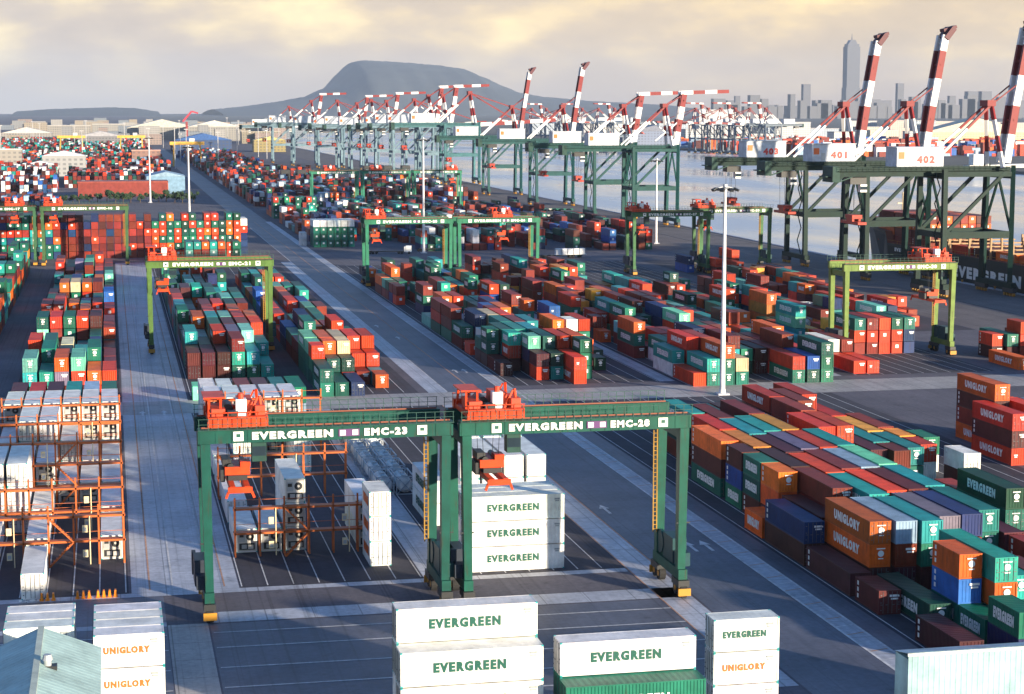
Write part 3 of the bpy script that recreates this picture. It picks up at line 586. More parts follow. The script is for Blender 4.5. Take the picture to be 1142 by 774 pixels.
for i, r in enumerate(recs):
    lx, ly = (r['L'], CW) if r['lat'] else (CW, r['L'])
    v = rc.uniform(.62, 1.3); base = COL[r['c']]; base = base if r['c'] in 'wcs' else tuple(max(.002, q*rc.uniform(.85, 1.15)+rc.uniform(0, .012)) for q in base)
    colr = tuple(min(.9, c*(v if r['c'] != 'w' else rc.uniform(.94, 1.04))) for c in base)
    if i not in indiv:
        stuffb.box(r['X']+.04, r['X']+lx-.04, r['Y'], r['Y']+ly, r['z0'], r['z0']+r['h']-.10, 0, colr, bottom=False)
        if r['Y'] < 1050 and r['c'] in 'gdtoRlb' and not r['lat']:
            xc, zc = r['X']+lx/2, r['z0']+r['h']*.6; stuffb.box(xc-.36, xc+.36, r['Y']-.04, r['Y'], zc-.36, zc+.36, 0, (.8, .8, .78), bottom=False)
        continue
    reefer = r['kind'] == 'reefer'; px = seen[i]; h = r['h']
    root = empty('reefer_container' if reefer else 'shipping_container', (r['X']+lx/2, r['Y']+ly/2, r['z0']), r['label'], 'reefer container' if reefer else 'shipping container',
                 'white refrigerated containers' if reefer else 'painted shipping containers', (-math.pi/2 if r['lat'] else 0))
    if not r['lat']: root.rotation_euler.z = R(rc.uniform(-.25, .25))
    link('body', body_mesh(r['L'], h, reefer, px > 150), root, colr)
    l2 = r['L']/2; w2 = CW/2
    # rotated boxes (lat): their own -X side looks along +Y, +X side looks at the camera
    side = r['side']; lm = WHITEL
    if side is None and r['L'] > 0 and px > 25 and not reefer:
        if r['c'] in 'gdtl': side = 'EVERGREEN'
        elif r['c'] in 'oR' and rc.random() < .5: side = 'UNIGLORY'
        elif rc.random() < .5: side = 'vbar'
    if side == 'mixed': side = 'EVERGREEN' if r['frm'] == 0 else 'UNIGLORY'
    if side == 'UNIGLORY' and r['c'] not in 'oRw': side = 'EVERGREEN' if r['c'] in 'gdt' else 'vbar'
    if side == 'EVERGREEN' and r['c'] not in 'gdtlw': side = 'vbar'
    sgn, rz = (1, math.pi/2) if r['lat'] else (-1, -math.pi/2)
    if side in ('EVERGREEN', 'UNIGLORY') and px > 12:
        m = (GREENL if side == 'EVERGREEN' else ORANGEL) if r['c'] in 'w' else WHITEL
        wid = min(r['L']*.66, 6.1) if side == 'EVERGREEN' else min(r['L']*.66, 5.2)
        if r['L'] > 10 and not r['lat']: wid = 7.6
        hh = .86 if r['lat'] else 1.15
        if r['lat'] and r['L'] < 8: hh = .62
        lettering(side, m, root, (sgn*(w2+.004), 0 if not r['lat'] else -.2, h*.52), wid, hh, rz)
    elif side == 'vbar' and px > 40 and not reefer: link('marking', VBAR, root, None, (sgn*(w2+.003), l2-.8, h*.55), rz)
    elif side == 'small': lettering('EVERGREEN', WHITEL, root, (sgn*(w2+.004), l2-2.2, h*.55), 3, .5, rz)
    if r['lat']:
        if px > 120 and r['c'] == 'w': link('marking', GPANEL, root, None, (w2+.004, l2-.85, h*.80), rz).scale = (.55, 1, .7)
        if px > 300:
            for dm, rm in door_meshes(h): link('lock_rods', rm, link('door', dm, root, colr, (0, -l2+.03, 0)))
        continue
    end = r['end']
    if reefer and end == 'machine' and px > 20: link('cooling_unit', MACH, root, (.62, .6, .56), (0, -l2+.02, 0))
    elif end == 'door' or (not reefer and rc.random() < .35 and px > 60):
        for s, (dm, rm) in zip((-1, 1), door_meshes(h)):
            d = link('door', dm, root, colr, (0, -l2+.03, 0)); link('lock_rods', rm, d)
        if reefer and side == 'UNIGLORY': link('emblem', EMB, root, None, (-.5, -l2-.02, h*.74)).scale = (.5, 1, .5)
    if not reefer and px > 20:
        if r['c'] in 'gdtlo' and end != 'plain': link('emblem', EMB, root, None, (.1, -l2-.02, h*.6))
        elif rc.random() < .5: link('marking', PANEL, root, None, (.5, -l2-.02, h*.78))
        elif r['c'] in 'Rrbn' and rc.random() < .4: link('marking', PANEL, root, None, (-.55, -l2-.02, h*.6)).scale = (.55, 1, .8)
tag(stuffb.build('container_stacks', STUFFP), 'distant and half-hidden stacks of mixed containers filling the yard', 'container stacks', kind='stuff')

# ------------------------------------------------------------------ rubber-tyred gantries
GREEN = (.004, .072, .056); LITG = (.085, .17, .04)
def rtg(name, X0, X1, Yf, label, color, trolley=.22, number='EMC-23', spreader_z=14.6, far=False, zt=20.2, Wb=8.2):
    root = empty(name, ((X0+X1)/2, Yf+Wb/2, 0), label, 'gantry crane', 'tyred gantry cranes over the stacks')
    hx = (X1-X0)/2; hy = Wb/2; zb = zt-1.45
    def B(n, b, mats=PAINT, col=color, par=None): return b.build(n, mats, par or root, col)
    for sx in (-1, 1):
        for sy in (-1, 1):
            b = MB(); x = sx*(hx-.75); b.bar((x-sx*.15, sy*hy, 3.0), (x, sy*hy, zb), 1.0, .85, 0, 1.45, 1.0)
            lg = B('leg', b)
            if not far and sy < 0:
                b = MB(); b.box(x-.75, x+.75, -hy-.53, -hy-.5, 8.2, 8.35); B('leg_band', b, DARK, None, lg)
        b = MB(); x = sx*(hx-.85); b.box(x-.5, x+.5, -hy-.9, hy+.9, 2.0, 3.1); B('sill_beam', b)
        b = MB(); b.box(x-.4, x+.4, -hy+.5, hy-.5, zb-1.2, zb-.1); B('tie_beam', b)
        for sy in (-1, 1):
            b = MB(); yc = sy*hy; b.box(x-.62, x+.62, yc-1.35, yc+1.35, 1.25, 1.98); bg_ = B('bogie', b, DARK)
            for dy in (-.85, .85):
                b = MB(); b.tube((x-.36, yc+dy, .78), (x+.36, yc+dy, .78), .77, 16); b.tube((x-.39, yc+dy, .78), (x+.39, yc+dy, .78), .36, 10, 1); B('wheel', b, [RUBBER, YELLOW], None, bg_)
            b = MB(); b.box(x-.7, x+.7, yc+sy*1.5-.15, yc+sy*1.5+.15, .35, 1.15); B('bumper', b, YELLOW, None, bg_)
        if sx > 0 or not far:
            b = MB(); x2 = sx*(hx-.3); b.box(x2-.8, x2+.8, -1.9, 1.9, 3.12, 5.9); b.box(x2-.7, x2+.7, -3.6, -2.1, 3.12, 4.6); b.tube((x2-.9, 2.9, 4.6), (x2-.5, 2.9, 4.6), 1.35, 16); B('engine_house', b, PAINT, (.012, .06, .07) if sx > 0 else (.03, .04, .06))
        if sx < 0: continue
        b = MB()   # ladder on the right-hand leg
        xl = sx*(hx-.75)-1.05
        for dx in (0, .42): b.bar((xl+dx, hy-.6, 5.5), (xl+dx, hy-.6, zb), .12)
        for k in range(26): b.box(xl, xl+.42, hy-.63, hy-.57, 5.8+k*.5, 5.88+k*.5)
        B('ladder', b, CLEAN, (.36, .20, .03))
    for sy in (-1, 1):
        b = MB(); y = sy*hy; b.box(-hx, hx, y-.55, y+.55, zb, zt)
        n = 16
        for k in range(n+1):
            x = -hx+.2+(2*hx-.4)*k/n; b.box(x-.05, x+.05, y-.6, y+.6, zb+.03, zt-.03)
        b.box(-hx, hx, y-.66, y+.66, zt, zt+.1)
        g = B('girder', b)
        b = MB(); b.box(-hx+.3, hx-.3, y-.12, y+.02, zt+.10, zt+.24); B('rail', b, plain('rail_rust', (.22, .06, .03)) if 'rail_rust' not in bpy.data.materials else bpy.data.materials['rail_rust'], None, g)
        b = MB(); yy = y+sy*1.15
        b.box(-hx, hx, min(y+sy*.66, yy), max(y+sy*.66, yy), zt+.02, zt+.07)
        for k in range(28): x = -hx+.1+(2*hx-.2)*k/27; b.box(x-.03, x+.03, yy-.03, yy+.03, zt+.07, zt+1.25)
        for zz in (.65, 1.2): b.box(-hx, hx, yy-.025, yy+.025, zt+zz, zt+zz+.05)
        B('walkway_rail', b, PAINT, (.03, .09, .075))
    yf = -hy-.61; zc = (zb+zt)/2; sc = hx/13.1
    for xx in (-.69*hx, .75*hx):
        b = MB(); b.box(xx-.52, xx+.52, yf-.03, yf, zc-.5, zc+.5, 0); b.box(xx-.22, xx+.22, yf-.045, yf-.031, zc-.1, zc+.26, 1); B('badge', b, [WHITEL, GREENL], None)
    b = MB(); b.box(hx*.17-1.1, hx*.17+1.1, yf-.03, yf, zc-.38, zc+.38, 0); b.box(hx*.17-.95, hx*.17-.35, yf-.045, yf-.031, zc-.28, zc+.28, 1); b.box(hx*.17+.35, hx*.17+.95, yf-.045, yf-.031, zc-.28, zc+.28, 1); B('nameplate', b, [plain('plate_violet', (.10, .03, .14)) if 'plate_violet' not in bpy.data.materials else bpy.data.materials['plate_violet'], WHITEL], None)
    lettering('EVERGREEN', WHITEL, root, (-hx*.27, yf-.03, zc), hx*.63, .82); lettering(number, WHITEL, root, (hx*.46, yf-.03, zc), hx*.34, .8)
    # trolley
    tx = -hx+trolley*2*hx; RED = (.70, .06, .012)
    b = MB()
    for sy in (-1, 1): b.box(tx-3.1, tx+3.1, sy*hy-.45, sy*hy+.45, zt+.26, zt+1.25)
    for dx in (-2.7, 0, 2.7): b.box(tx+dx-.25, tx+dx+.25, -hy, hy, zt+.3, zt+.8)
    tr = B('trolley', b, CLEAN, RED)
    b = MB()
    for dx in (-2.9, -1.7):
        for sy in (-1, 1): b.bar((tx+dx, sy*2.8, zt+.8), (tx+dx+.1, sy*2.2, zt+2.9), .22)
        b.bar((tx+dx+.1, -2.2, zt+2.9), (tx+dx+.1, 2.2, zt+2.9), .2)
    b.box(tx-3.4, tx-1.2, -2.4, 2.4, zt+2.9, zt+3.05)
    for sy in (-1, 1):
        b.bar((tx+2.6, sy*2.8, zt+.8), (tx+2.4, sy*2.4, zt+3.1), .25); b.bar((tx+1.1, sy*2.8, zt+.8), (tx+2.2, sy*2.6, zt+3.0), .18)
        b.box(tx-3.1, tx+3.1, sy*(hy+.5)-.03, sy*(hy+.5)+.03, zt+1.7, zt+1.8)
        for k in range(7): b.box(tx-3.05+k*1.0, tx-3.0+k*1.0, sy*(hy+.5)-.03, sy*(hy+.5)+.03, zt+.85, zt+1.8)
    B('hoist_frame', b, CLEAN, RED, tr)
    b = MB(); b.tube((tx-.9, -1.6, zt+1.6), (tx-.9, 1.6, zt+1.6), .62, 14, 0); b.box(tx+.2, tx+1.7, -2.0, 2.0, zt+.8, zt+2.6, 1); b.box(tx-2.6, tx-1.2, -3.0, 1.5, zt+.8, zt+1.9, 1); b.box(tx+1.9, tx+2.9, -3.4, .5, zt+.8, zt+2.2, 1); b.box(tx-1.0, tx+.1, -3.6, -2.3, zt+.8, zt+1.7, 0); b.box(tx-.1, tx+1.0, -3.2, -2.0, zt+.8, zt+2.9, 2); b.tube((tx+.4, -2.9, zt+2.9), (tx+.4, -2.9, zt+3.5), .3, 8, 1)
    B('hoist_machinery', b, [DARK, plain('machine_red', (.62, .06, .02)) if 'machine_red' not in bpy.data.materials else bpy.data.materials['machine_red'], WHITEL], None, tr)
    b = MB(); b.box(tx+1.5, tx+3.0, -hy+1.1, -hy+2.7, zb-2.3, zb-.1, 0); b.box(tx+1.55, tx+2.95, -hy+1.07, -hy+1.1, zb-1.7, zb-.7, 1); B('cab', b, [PAINT, GLASS], (.02, .07, .06), tr)
    sz = spreader_z
    b = MB()
    for dx in (-.8, .8):
        for dy in (-1.6, 1.6): b.tube((tx+dx*1.3, dy, zt+.4), (tx+dx, dy, sz+2.1), .03, 5)
    B('hoist_rope', b, DARK, None, tr)
    b = MB(); b.box(tx-1.3, tx+1.3, -2.2, 2.2, sz+1.35, sz+2.2, 0); b.box(tx-1.5, tx-.6, -1.6, 1.2, sz+2.2, sz+2.9, 1); b.box(tx+.3, tx+1.35, -2.3, -.4, sz+2.2, sz+2.75, 0); b.box(tx-1.0, tx+1.0, -2.6, 2.6, sz+.8, sz+1.35, 1); b.box(tx-1.75, tx-1.3, -2.0, 1.0, sz+.6, sz+1.9, 1)
    for dx in (-.7, .7): b.tube((tx+dx, -2.1, sz+2.2), (tx+dx, 2.1, sz+2.2), .35, 10, 1)
    b.box(tx-.8, tx+.8, -1.2, 1.2, sz+.75, sz+1.3, 1)
    for sx in (-1, 1): b.box(tx+sx*.75-.28, tx+sx*.75+.28, -6.0, 6.0, sz+.25, sz+.85, 0)
    for sy in (-1, 1):
        b.box(tx-1.25, tx+1.25, sy*6.0-.2, sy*6.0+.2, sz+.2, sz+.8, 0)
        for sx in (-1, 1): b.bar((tx+sx*1.2, sy*6.0, sz+.3), (tx+sx*1.45, sy*6.0, sz-.35), .25, .25, 0)
    B('spreader', b, [CLEAN, DARK], RED, tr)
    return root
rtg('gantry_crane', 8.2, 34.9, 194.2, 'near green gantry crane on the left, lettered EVERGREEN EMC-23, spanning the orange rack', GREEN, .155, 'EMC-23', 13.6)
rtg('gantry_crane', 35.5, 61.0, 193.6, 'near green gantry crane on the right, straddling the white EVERGREEN stack', (.005, .085, .060), .155, 'EMC-28', 13.4)
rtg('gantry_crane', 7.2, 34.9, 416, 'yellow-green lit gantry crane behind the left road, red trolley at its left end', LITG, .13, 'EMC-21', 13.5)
rtg('gantry_crane', -23.5, 6.2, 660, 'green gantry crane before the long wall of red stacks', (.05, .12, .05), .15, 'EMC-18', 14.5, True)
rtg('gantry_crane', -54, -24.6, 662, 'green gantry crane cut by the left edge, before the wall of stacks', (.04, .12, .06), .75, 'EMC-17', 14.5, True)
rtg('gantry_crane', 74.4, 101.5, 562, 'dark green gantry crane beside the asphalt road with red trolley on its left end', (.02, .17, .10), .13, 'EMC-25', 13.5)
rtg('gantry_crane', 102.6, 128.5, 562, 'dark green gantry crane just right of the asphalt-road gantry', (.02, .17, .10), .55, 'EMC-26', 13.5)
rtg('gantry_crane', 163.5, 190, 583, 'light green gantry crane with two red trolley frames, left of the quay cranes', (.05, .15, .06), .12, 'EMC-27', 13.5)
rtg('gantry_crane', 191.5, 217, 600, 'pale green gantry crane reaching to the legs of the quay crane', (.06, .15, .06), .1, 'EMC-29', 13.5)
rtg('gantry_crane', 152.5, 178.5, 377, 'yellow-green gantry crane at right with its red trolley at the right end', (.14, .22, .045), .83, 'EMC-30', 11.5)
rtg('gantry_crane', 105, 131, 1008, 'small distant green gantry crane, left of three in the far yard', (.03, .20, .13), .4, 'EMC-31', 13.5, True)
rtg('gantry_crane', 132.5, 159, 1008, 'small distant green gantry crane, middle of three in the far yard', (.03, .20, .13), .3, 'EMC-32', 13.5, True)
rtg('gantry_crane', 160.5, 187, 1008, 'small distant green gantry crane, right of three in the far yard', (.03, .20, .13), .8, 'EMC-33', 13.5, True)

# ------------------------------------------------------------------ quay cranes
def sts(name, Y, label, color, mode, number=None, boomcol=True, xw=251, house=(.60, .64, .70), sc=1.08, hdx=0):
    root = empty(name, (xw, Y, 0), label, 'quay crane', 'ship-to-shore cranes along the quay'); root.scale = (sc, sc, sc)
    def B(n, b, mats=CRANEP, col=color, par=None): return b.build(n, mats, par or root, col)
    G = 19.0; hy = 8.2
    for x, ztop in ((0, 34.5), (-G, 33.5)):
        for sy in (-1, 1):
            b = MB(); b.bar((x, sy*hy, 3.2), (x+(0 if x else .3), sy*hy*.93, ztop), 1.35, 1.5, 0, 1.2, 1.3); B('leg', b)
        b = MB(); b.box(x-.8, x+.8, -hy-2, hy+2, 2.2, 3.6); B('sill_beam', b)
        for sy in (-1, 1):
            b = MB(); b.box(x-.55, x+.55, sy*hy-3, sy*hy+3, .95, 2.2, 0)
            for k in range(4): b.tube((x-.35, sy*hy-2.4+k*1.6, .5), (x+.35, sy*hy-2.4+k*1.6, .5), .45, 10, 1)
            B('bogie', b, [DARK, YELLOW], None)
        b = MB(); b.box(x-.6, x+.6, -hy*.95, hy*.95, 31.0, 32.6); B('top_beam', b)
        b = MB(); b.box(x-.5, x+.5, -hy*.97, hy*.97, 15.5, 17.0); B('portal_beam', b)
        b = MB(); b.bar((x, -hy*.96, 17), (x, 0, 31), .55); b.bar((x, hy*.96, 17), (x, 0, 31), .55); B('brace', b)
    for sy in (-1, 1):
        b = MB(); b.box(-G+.7, -.7, sy*hy*.965-.6, sy*hy*.965+.6, 15.4, 17.2); B('portal_beam', b)
        b = MB(); b.bar((-G+.8, sy*hy*.96, 17.2), (-2.2, sy*hy*.94, 32.6), .85); B('brace', b)
        b = MB(); b.bar((-G, sy*hy*.93, 32.2), (0, sy*hy*.93, 32.2), .9, 1.3); B('tie_beam', b)
    b = MB()
    for sy in (-1, 1): b.box(-47, 1.5, sy*2.9-.55, sy*2.9+.55, 31.6, 34.0)
    for k in range(9): b.box(-46.5+k*5.9, -46+k*5.9, -2.4, 2.4, 32.2, 33.6)
    g = B('girder', b)
    b = MB()
    for sy in (-1, 1):
        y = sy*4.4; b.box(-47, 1.5, min(y, sy*3.4), max(y, sy*3.4), 33.0, 33.1)
        for zz in (33.7, 34.2): b.box(-47, 1.5, y-.04, y+.04, zz, zz+.07)
        for k in range(33): b.box(-47+k*1.5, -46.93+k*1.5, y-.04, y+.04, 33.1, 34.2)
    B('walkway_rail', b, CRANEP, color, g)
    b = MB(); b.box(-48.5, -46.5, -3.6, 3.6, 30.2, 34.3); b.box(-50, -48.5, -2.4, 2.4, 31.5, 31.8); b.bar((-47, -3.4, 30.2), (-43, -3.4, 31.6), .3); B('girder_end', b, CRANEP, (.02, .06, .05), g)
    b = MB(); b.box(-37.3, -24.2, -3.7, 3.7, 34.1, 39.1); b.box(-37.6, -23.9, -4.0, 4.0, 39.1, 39.3)
    hs = B('machinery_house', b, CLEAN, house)
    b = MB(); b.box(-36.9, -35.2, -3.74, -3.7, 36.2, 38.0, 0); b.box(-34.6, -33.4, -3.74, -3.7, 34.5, 36.6, 1); B('house_door', b, [ORANGEL, STEEL], None, hs)
    hs.location.x = hdx
    if number: lettering(number, REDL, hs, (-29.2, -3.72, 36.0), 5.0, 2.1)
    # trolley and hanging spreader at the back
    b = MB(); b.box(-43, -38.5, -2.2, 2.2, 29.6, 31.4, 0); b.box(-40.6, -38.8, -3.3, -1.5, 27.6, 29.6, 1); b.box(-40.65, -38.75, -3.34, -3.3, 28.2, 29.1, 2); tr = B('trolley', b, [DARK, WHITEL, GLASS], None)
    b = MB()
    for dx in (-1, 1):
        for dy in (-2, 2): b.tube((-41+dx, dy, 29.8), (-41+dx*.8, dy, 21.5), .05, 5)
    B('hoist_rope', b, DARK, None, tr)
    b = MB(); b.box(-42.4, -39.6, -2.5, 2.5, 20.6, 21.6); b.box(-42.2, -39.8, -6, 6, 19.2, 19.9)
    for dx in (-.9, .9): b.box(-41+dx-.3, -41+dx+.3, -2, 2, 19.9, 20.6)
    B('spreader', b, CLEAN, (.42, .05, .03), tr)
    # A-frame, stays
    for sy in (-1, 1):
        b = MB(); p, q = Vector((-1.2, sy*4.6, 33.8)), Vector((-3.6, sy*1.5, 50.5))
        for k in range(4): b.bar(p.lerp(q, k/4), p.lerp(q, (k+1)/4), .95, .95, (1, 0, 1, 0)[k] if boomcol else 0)
        B('mast', b, [BRED, BWHITE])
        b = MB(); p, q = Vector((-21.5, sy*3.2, 34.2)), Vector((-4, sy*1.6, 50))
        b.bar(p, p.lerp(q, .62), .6, .6, 1); b.bar(p.lerp(q, .62), q, .6, .6, 0); B('back_stay', b, [BRED, BWHITE])
    b = MB(); b.box(-5.0, -2.6, -2.3, 2.3, 49.9, 51.5); B('mast_head', b, BRED, None)
    # boom
    def boom_run(pts, wd=1.0, dp=2.0, seg=7.2):
        b = MB(); tot = 0; k = 0
        for (xa, za), (xb, zb_) in zip(pts, pts[1:]):
            ln = math.hypot(xb-xa, zb_-za); n = max(1, round(ln/seg)); 
            for i in range(n):
                u0, u1 = i/n, (i+1)/n
                for sy in (-1, 1): b.bar((xa+(xb-xa)*u0, sy*1.8, za+(zb_-za)*u0), (xa+(xb-xa)*u1, sy*1.8, za+(zb_-za)*u1), wd, dp, k % 2)
                for uu in ((u0+u1)/2,): b.bar((xa+(xb-xa)*uu, -2.4, za+(zb_-za)*uu), (xa+(xb-xa)*uu, 2.4, za+(zb_-za)*uu), .5, .5, k % 2)
                k += 1
        return B('boom', b, [BWHITE, BRED] if boomcol else [CRANEP, CRANEP])
    if mode == 'raised':
        bm_ = boom_run([(1.2, 35), (3.3, 50), (6.0, 66), (6.8, 70.5)])
        b = MB(); b.bar((6.8, 0, 69.5), (9.2, 0, 72.6), 5.4, 1.6); b.bar((6.4, 0, 71.9), (10.4, 0, 73.0), 3.0, .9); B('boom_tip', b, plain('tip_dark', (.10, .02, .03)) if 'tip_dark' not in bpy.data.materials else bpy.data.materials['tip_dark'], None, bm_)
        b = MB(); b.bar((2.3, 0, 36), (7.2, 0, 69), 4.2, .25); B('boom_walkway', b, CRANEP, (.03, .05, .06), bm_)
        for sy in (-1, 1): b = MB(); b.bar((-3.4, sy*1.5, 50.4), (4.0, sy*2.0, 56), .3); B('fore_stay', b, BRED, None)
    elif mode == 'folded':
        bm_ = boom_run([(1.0, 34.5), (4.5, 55.3)], 1.2, 2.2, 5.5); boom_run([(3.0, 56), (24, 56.6)], 1.1, 1.5, 5.5)
        for sy in (-1, 1): b = MB(); b.bar((-3.4, sy*1.5, 50.4), (4.4, sy*2.0, 55.5), .4); B('fore_stay', b, BRED, None)
        b = MB(); b.bar((-8, -2, 36), (2, -2, 44), .5); b.bar((-8, 2, 44), (2, 2, 36), .5); B('cross_stay', b, BWHITE, None)
    else:
        bm_ = boom_run([(1.2, 33), (45, 35.5)], 1.0, 2.0, 7)
        for sy in (-1, 1):
            for xx in (22, 42): b = MB(); b.bar((-3.4, sy*1.5, 50.4), (xx, sy*2.2, 35.5), .35); B('fore_stay', b, BRED, None)
    # stair tower inside the landside frame
    b = MB()
    for k in range(7):
        z = 4+k*4.1; s_ = 1 if k % 2 else -1; b.bar((-G-1.2, -hy+.2+(1.6 if s_ > 0 else -1.6)+2, z), (-G-1.2, -hy+.2+(-1.6 if s_ > 0 else 1.6)+2, z+4.1), .3, .12)
    B('stair', b, CRANEP, color)
    return root
NG = (.0015, .022, .017)
for Y, num, lab in ((613, '403', 'dark green quay crane with house numbered 403 and raised striped boom'), (560, '401', 'dark green quay crane with house numbered 401, raised red-and-white boom'), (504, '402', 'dark green quay crane with house numbered 402, nearest the right edge')):
    sts('quay_crane', Y, lab, NG, 'raised', num, hdx={'401': 3.0, '402': 6.5}.get(num, 0))
sts('quay_crane', 898, 'teal quay crane with folded boom, left of the two folded ones at centre', (.010, .065, .062), 'folded')
sts('quay_crane', 828, 'teal quay crane with folded boom pointing right, nearer of the two folded ones', (.010, .065, .062), 'folded')
sts('quay_crane', 1160, 'teal quay crane with raised boom, left of the pair at centre', (.014, .075, .08), 'raised')
sts('quay_crane', 1025, 'teal quay crane with raised boom, right of the pair at centre', (.014, .075, .08), 'raised')
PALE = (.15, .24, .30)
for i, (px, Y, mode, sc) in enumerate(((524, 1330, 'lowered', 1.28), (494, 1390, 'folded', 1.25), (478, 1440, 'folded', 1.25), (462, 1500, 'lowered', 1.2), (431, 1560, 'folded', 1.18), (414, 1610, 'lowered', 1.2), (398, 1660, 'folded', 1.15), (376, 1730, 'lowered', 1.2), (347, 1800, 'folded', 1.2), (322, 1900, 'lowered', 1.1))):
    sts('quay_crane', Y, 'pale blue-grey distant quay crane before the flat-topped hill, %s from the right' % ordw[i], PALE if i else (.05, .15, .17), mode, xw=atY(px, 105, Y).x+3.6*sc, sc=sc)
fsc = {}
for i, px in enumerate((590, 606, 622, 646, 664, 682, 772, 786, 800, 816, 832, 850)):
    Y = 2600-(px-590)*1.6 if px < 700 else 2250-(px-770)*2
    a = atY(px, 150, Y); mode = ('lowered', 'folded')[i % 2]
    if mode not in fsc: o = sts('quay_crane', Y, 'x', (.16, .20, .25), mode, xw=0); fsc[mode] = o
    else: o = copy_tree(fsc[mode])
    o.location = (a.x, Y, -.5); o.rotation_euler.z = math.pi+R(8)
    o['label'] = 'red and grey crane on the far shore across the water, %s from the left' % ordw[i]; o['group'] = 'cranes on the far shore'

# ------------------------------------------------------------------ docked ship
b = MB(); secs = []
for Y, hw, zt_, flare in ((650, .4, 14.2, 0), (643, 4.5, 13.9, .35), (632, 9.5, 13.3, .5), (617, 13.5, 12.5, .72), (602, 15.5, 11.8, .92), (600, 15.5, 8.0, .94), (575, 16, 8.0, 1), (540, 16, 8.0, 1), (450, 16, 8.0, 1), (380, 16, 8.0, 1)):
    cx = QX+1.6+16; fl = hw*max(.05, flare)
    secs.append([(cx-fl, Y, -5), (cx-fl*1.0, Y, -1), (cx-hw, Y, zt_-1.0), (cx-hw, Y, zt_), (cx+hw, Y, zt_), (cx+hw, Y, zt_-1.0), (cx+fl, Y, -1), (cx+fl, Y, -5)])
for sct in secs: b.v += sct
n = 8
for i in range(len(secs)-1):
    for j in range(n-1):
        k = i*n+j; b.f.append((k, k+1, k+n+1, k+n)); b.m.append(0 if j != 3 else 1)
b.f.append(tuple(range(n))); b.m.append(0); b.f.append(tuple((len(secs)-1)*n+j for j in range(n))); b.m.append(0)
def Yof(px, X):
    lo, hi = 50.0, 5000.0
    for _ in range(60):
        m = (lo+hi)/2; v = Vector((X, m, 5-EYE)); xx = W0/2+FPX*v.dot(_rt)/v.dot(_fw)
        if xx > px: lo = m
        else: hi = m
    return lo
SHY = (Yof(1063, QX+1.6)+Yof(1139, QX+1.6))/2; SHW = Yof(1063, QX+1.6)-Yof(1139, QX+1.6); print('ship', SHY, SHW, Yof(985, 272))
ship = empty('container_ship', (0, 0, 0), 'black-hulled container ship lettered EVERGREEN docked at the quay on the right', 'ship')
hl = b.build('hull', [plain('hull_black', (.006, .013, .014), .6), plain('deck_red', (.22, .06, .03), .7)], ship)
lettering('EVERGREEN', WHITEL, ship, (QX+1.57, SHY, 3.0), SHW, 3.7, -math.pi/2)
lettering('EVER', WHITEL, ship, (QX+1.9, 590, 6.2), 7, 1.2, -math.pi/2, name='ship_name')
b = MB()
for Yl in (568, 553.6, 539, 524.5, 510, 495, 480):
    for k in range(9): b.box(QX+2.6+k*3.6, QX+3.1+k*3.6, Yl-.3, Yl+.3, 8, 13.5)
    b.box(QX+2.4, QX+32.8, Yl-.35, Yl+.35, 10.6, 11.0)
b.build('lashing_frame', plain('lashing_cream', (.34, .20, .09)), ship)
b = MB(); b.tube((QX+17, 622, 12.6), (QX+17, 622, 24), .35, 8); b.box(QX+15, QX+19, 621.8, 622.2, 20, 20.4); b.box(QX+14, QX+20, 617, 619, 12.4, 14); b.build('foremast', plain('mast_cream', (.6, .5, .35)), ship)
b = MB()
for k in range(30):
    b.box(QX+1.5, QX+1.6, 376+k*7.4, 376.12+k*7.4, 8, 9.1)
b.box(QX+1.5, QX+1.6, 376, 598, 9.05, 9.12); b.build('bulwark_rail', YELLOW, ship)
bo = []
for k in range(14):
    b = MB(); y = 470+k*11; b.tube((QX-.6, y, .25), (QX-.6, y, .8), .28, 8); b.tube((QX-.6, y, .8), (QX-.6, y, 1.0), .42, 8)
    o = b.build('bollard', YELLOW); tag(o, 'yellow mooring bollard on the quay edge beside the ship', 'bollard', 'mooring bollards on the quay edge')

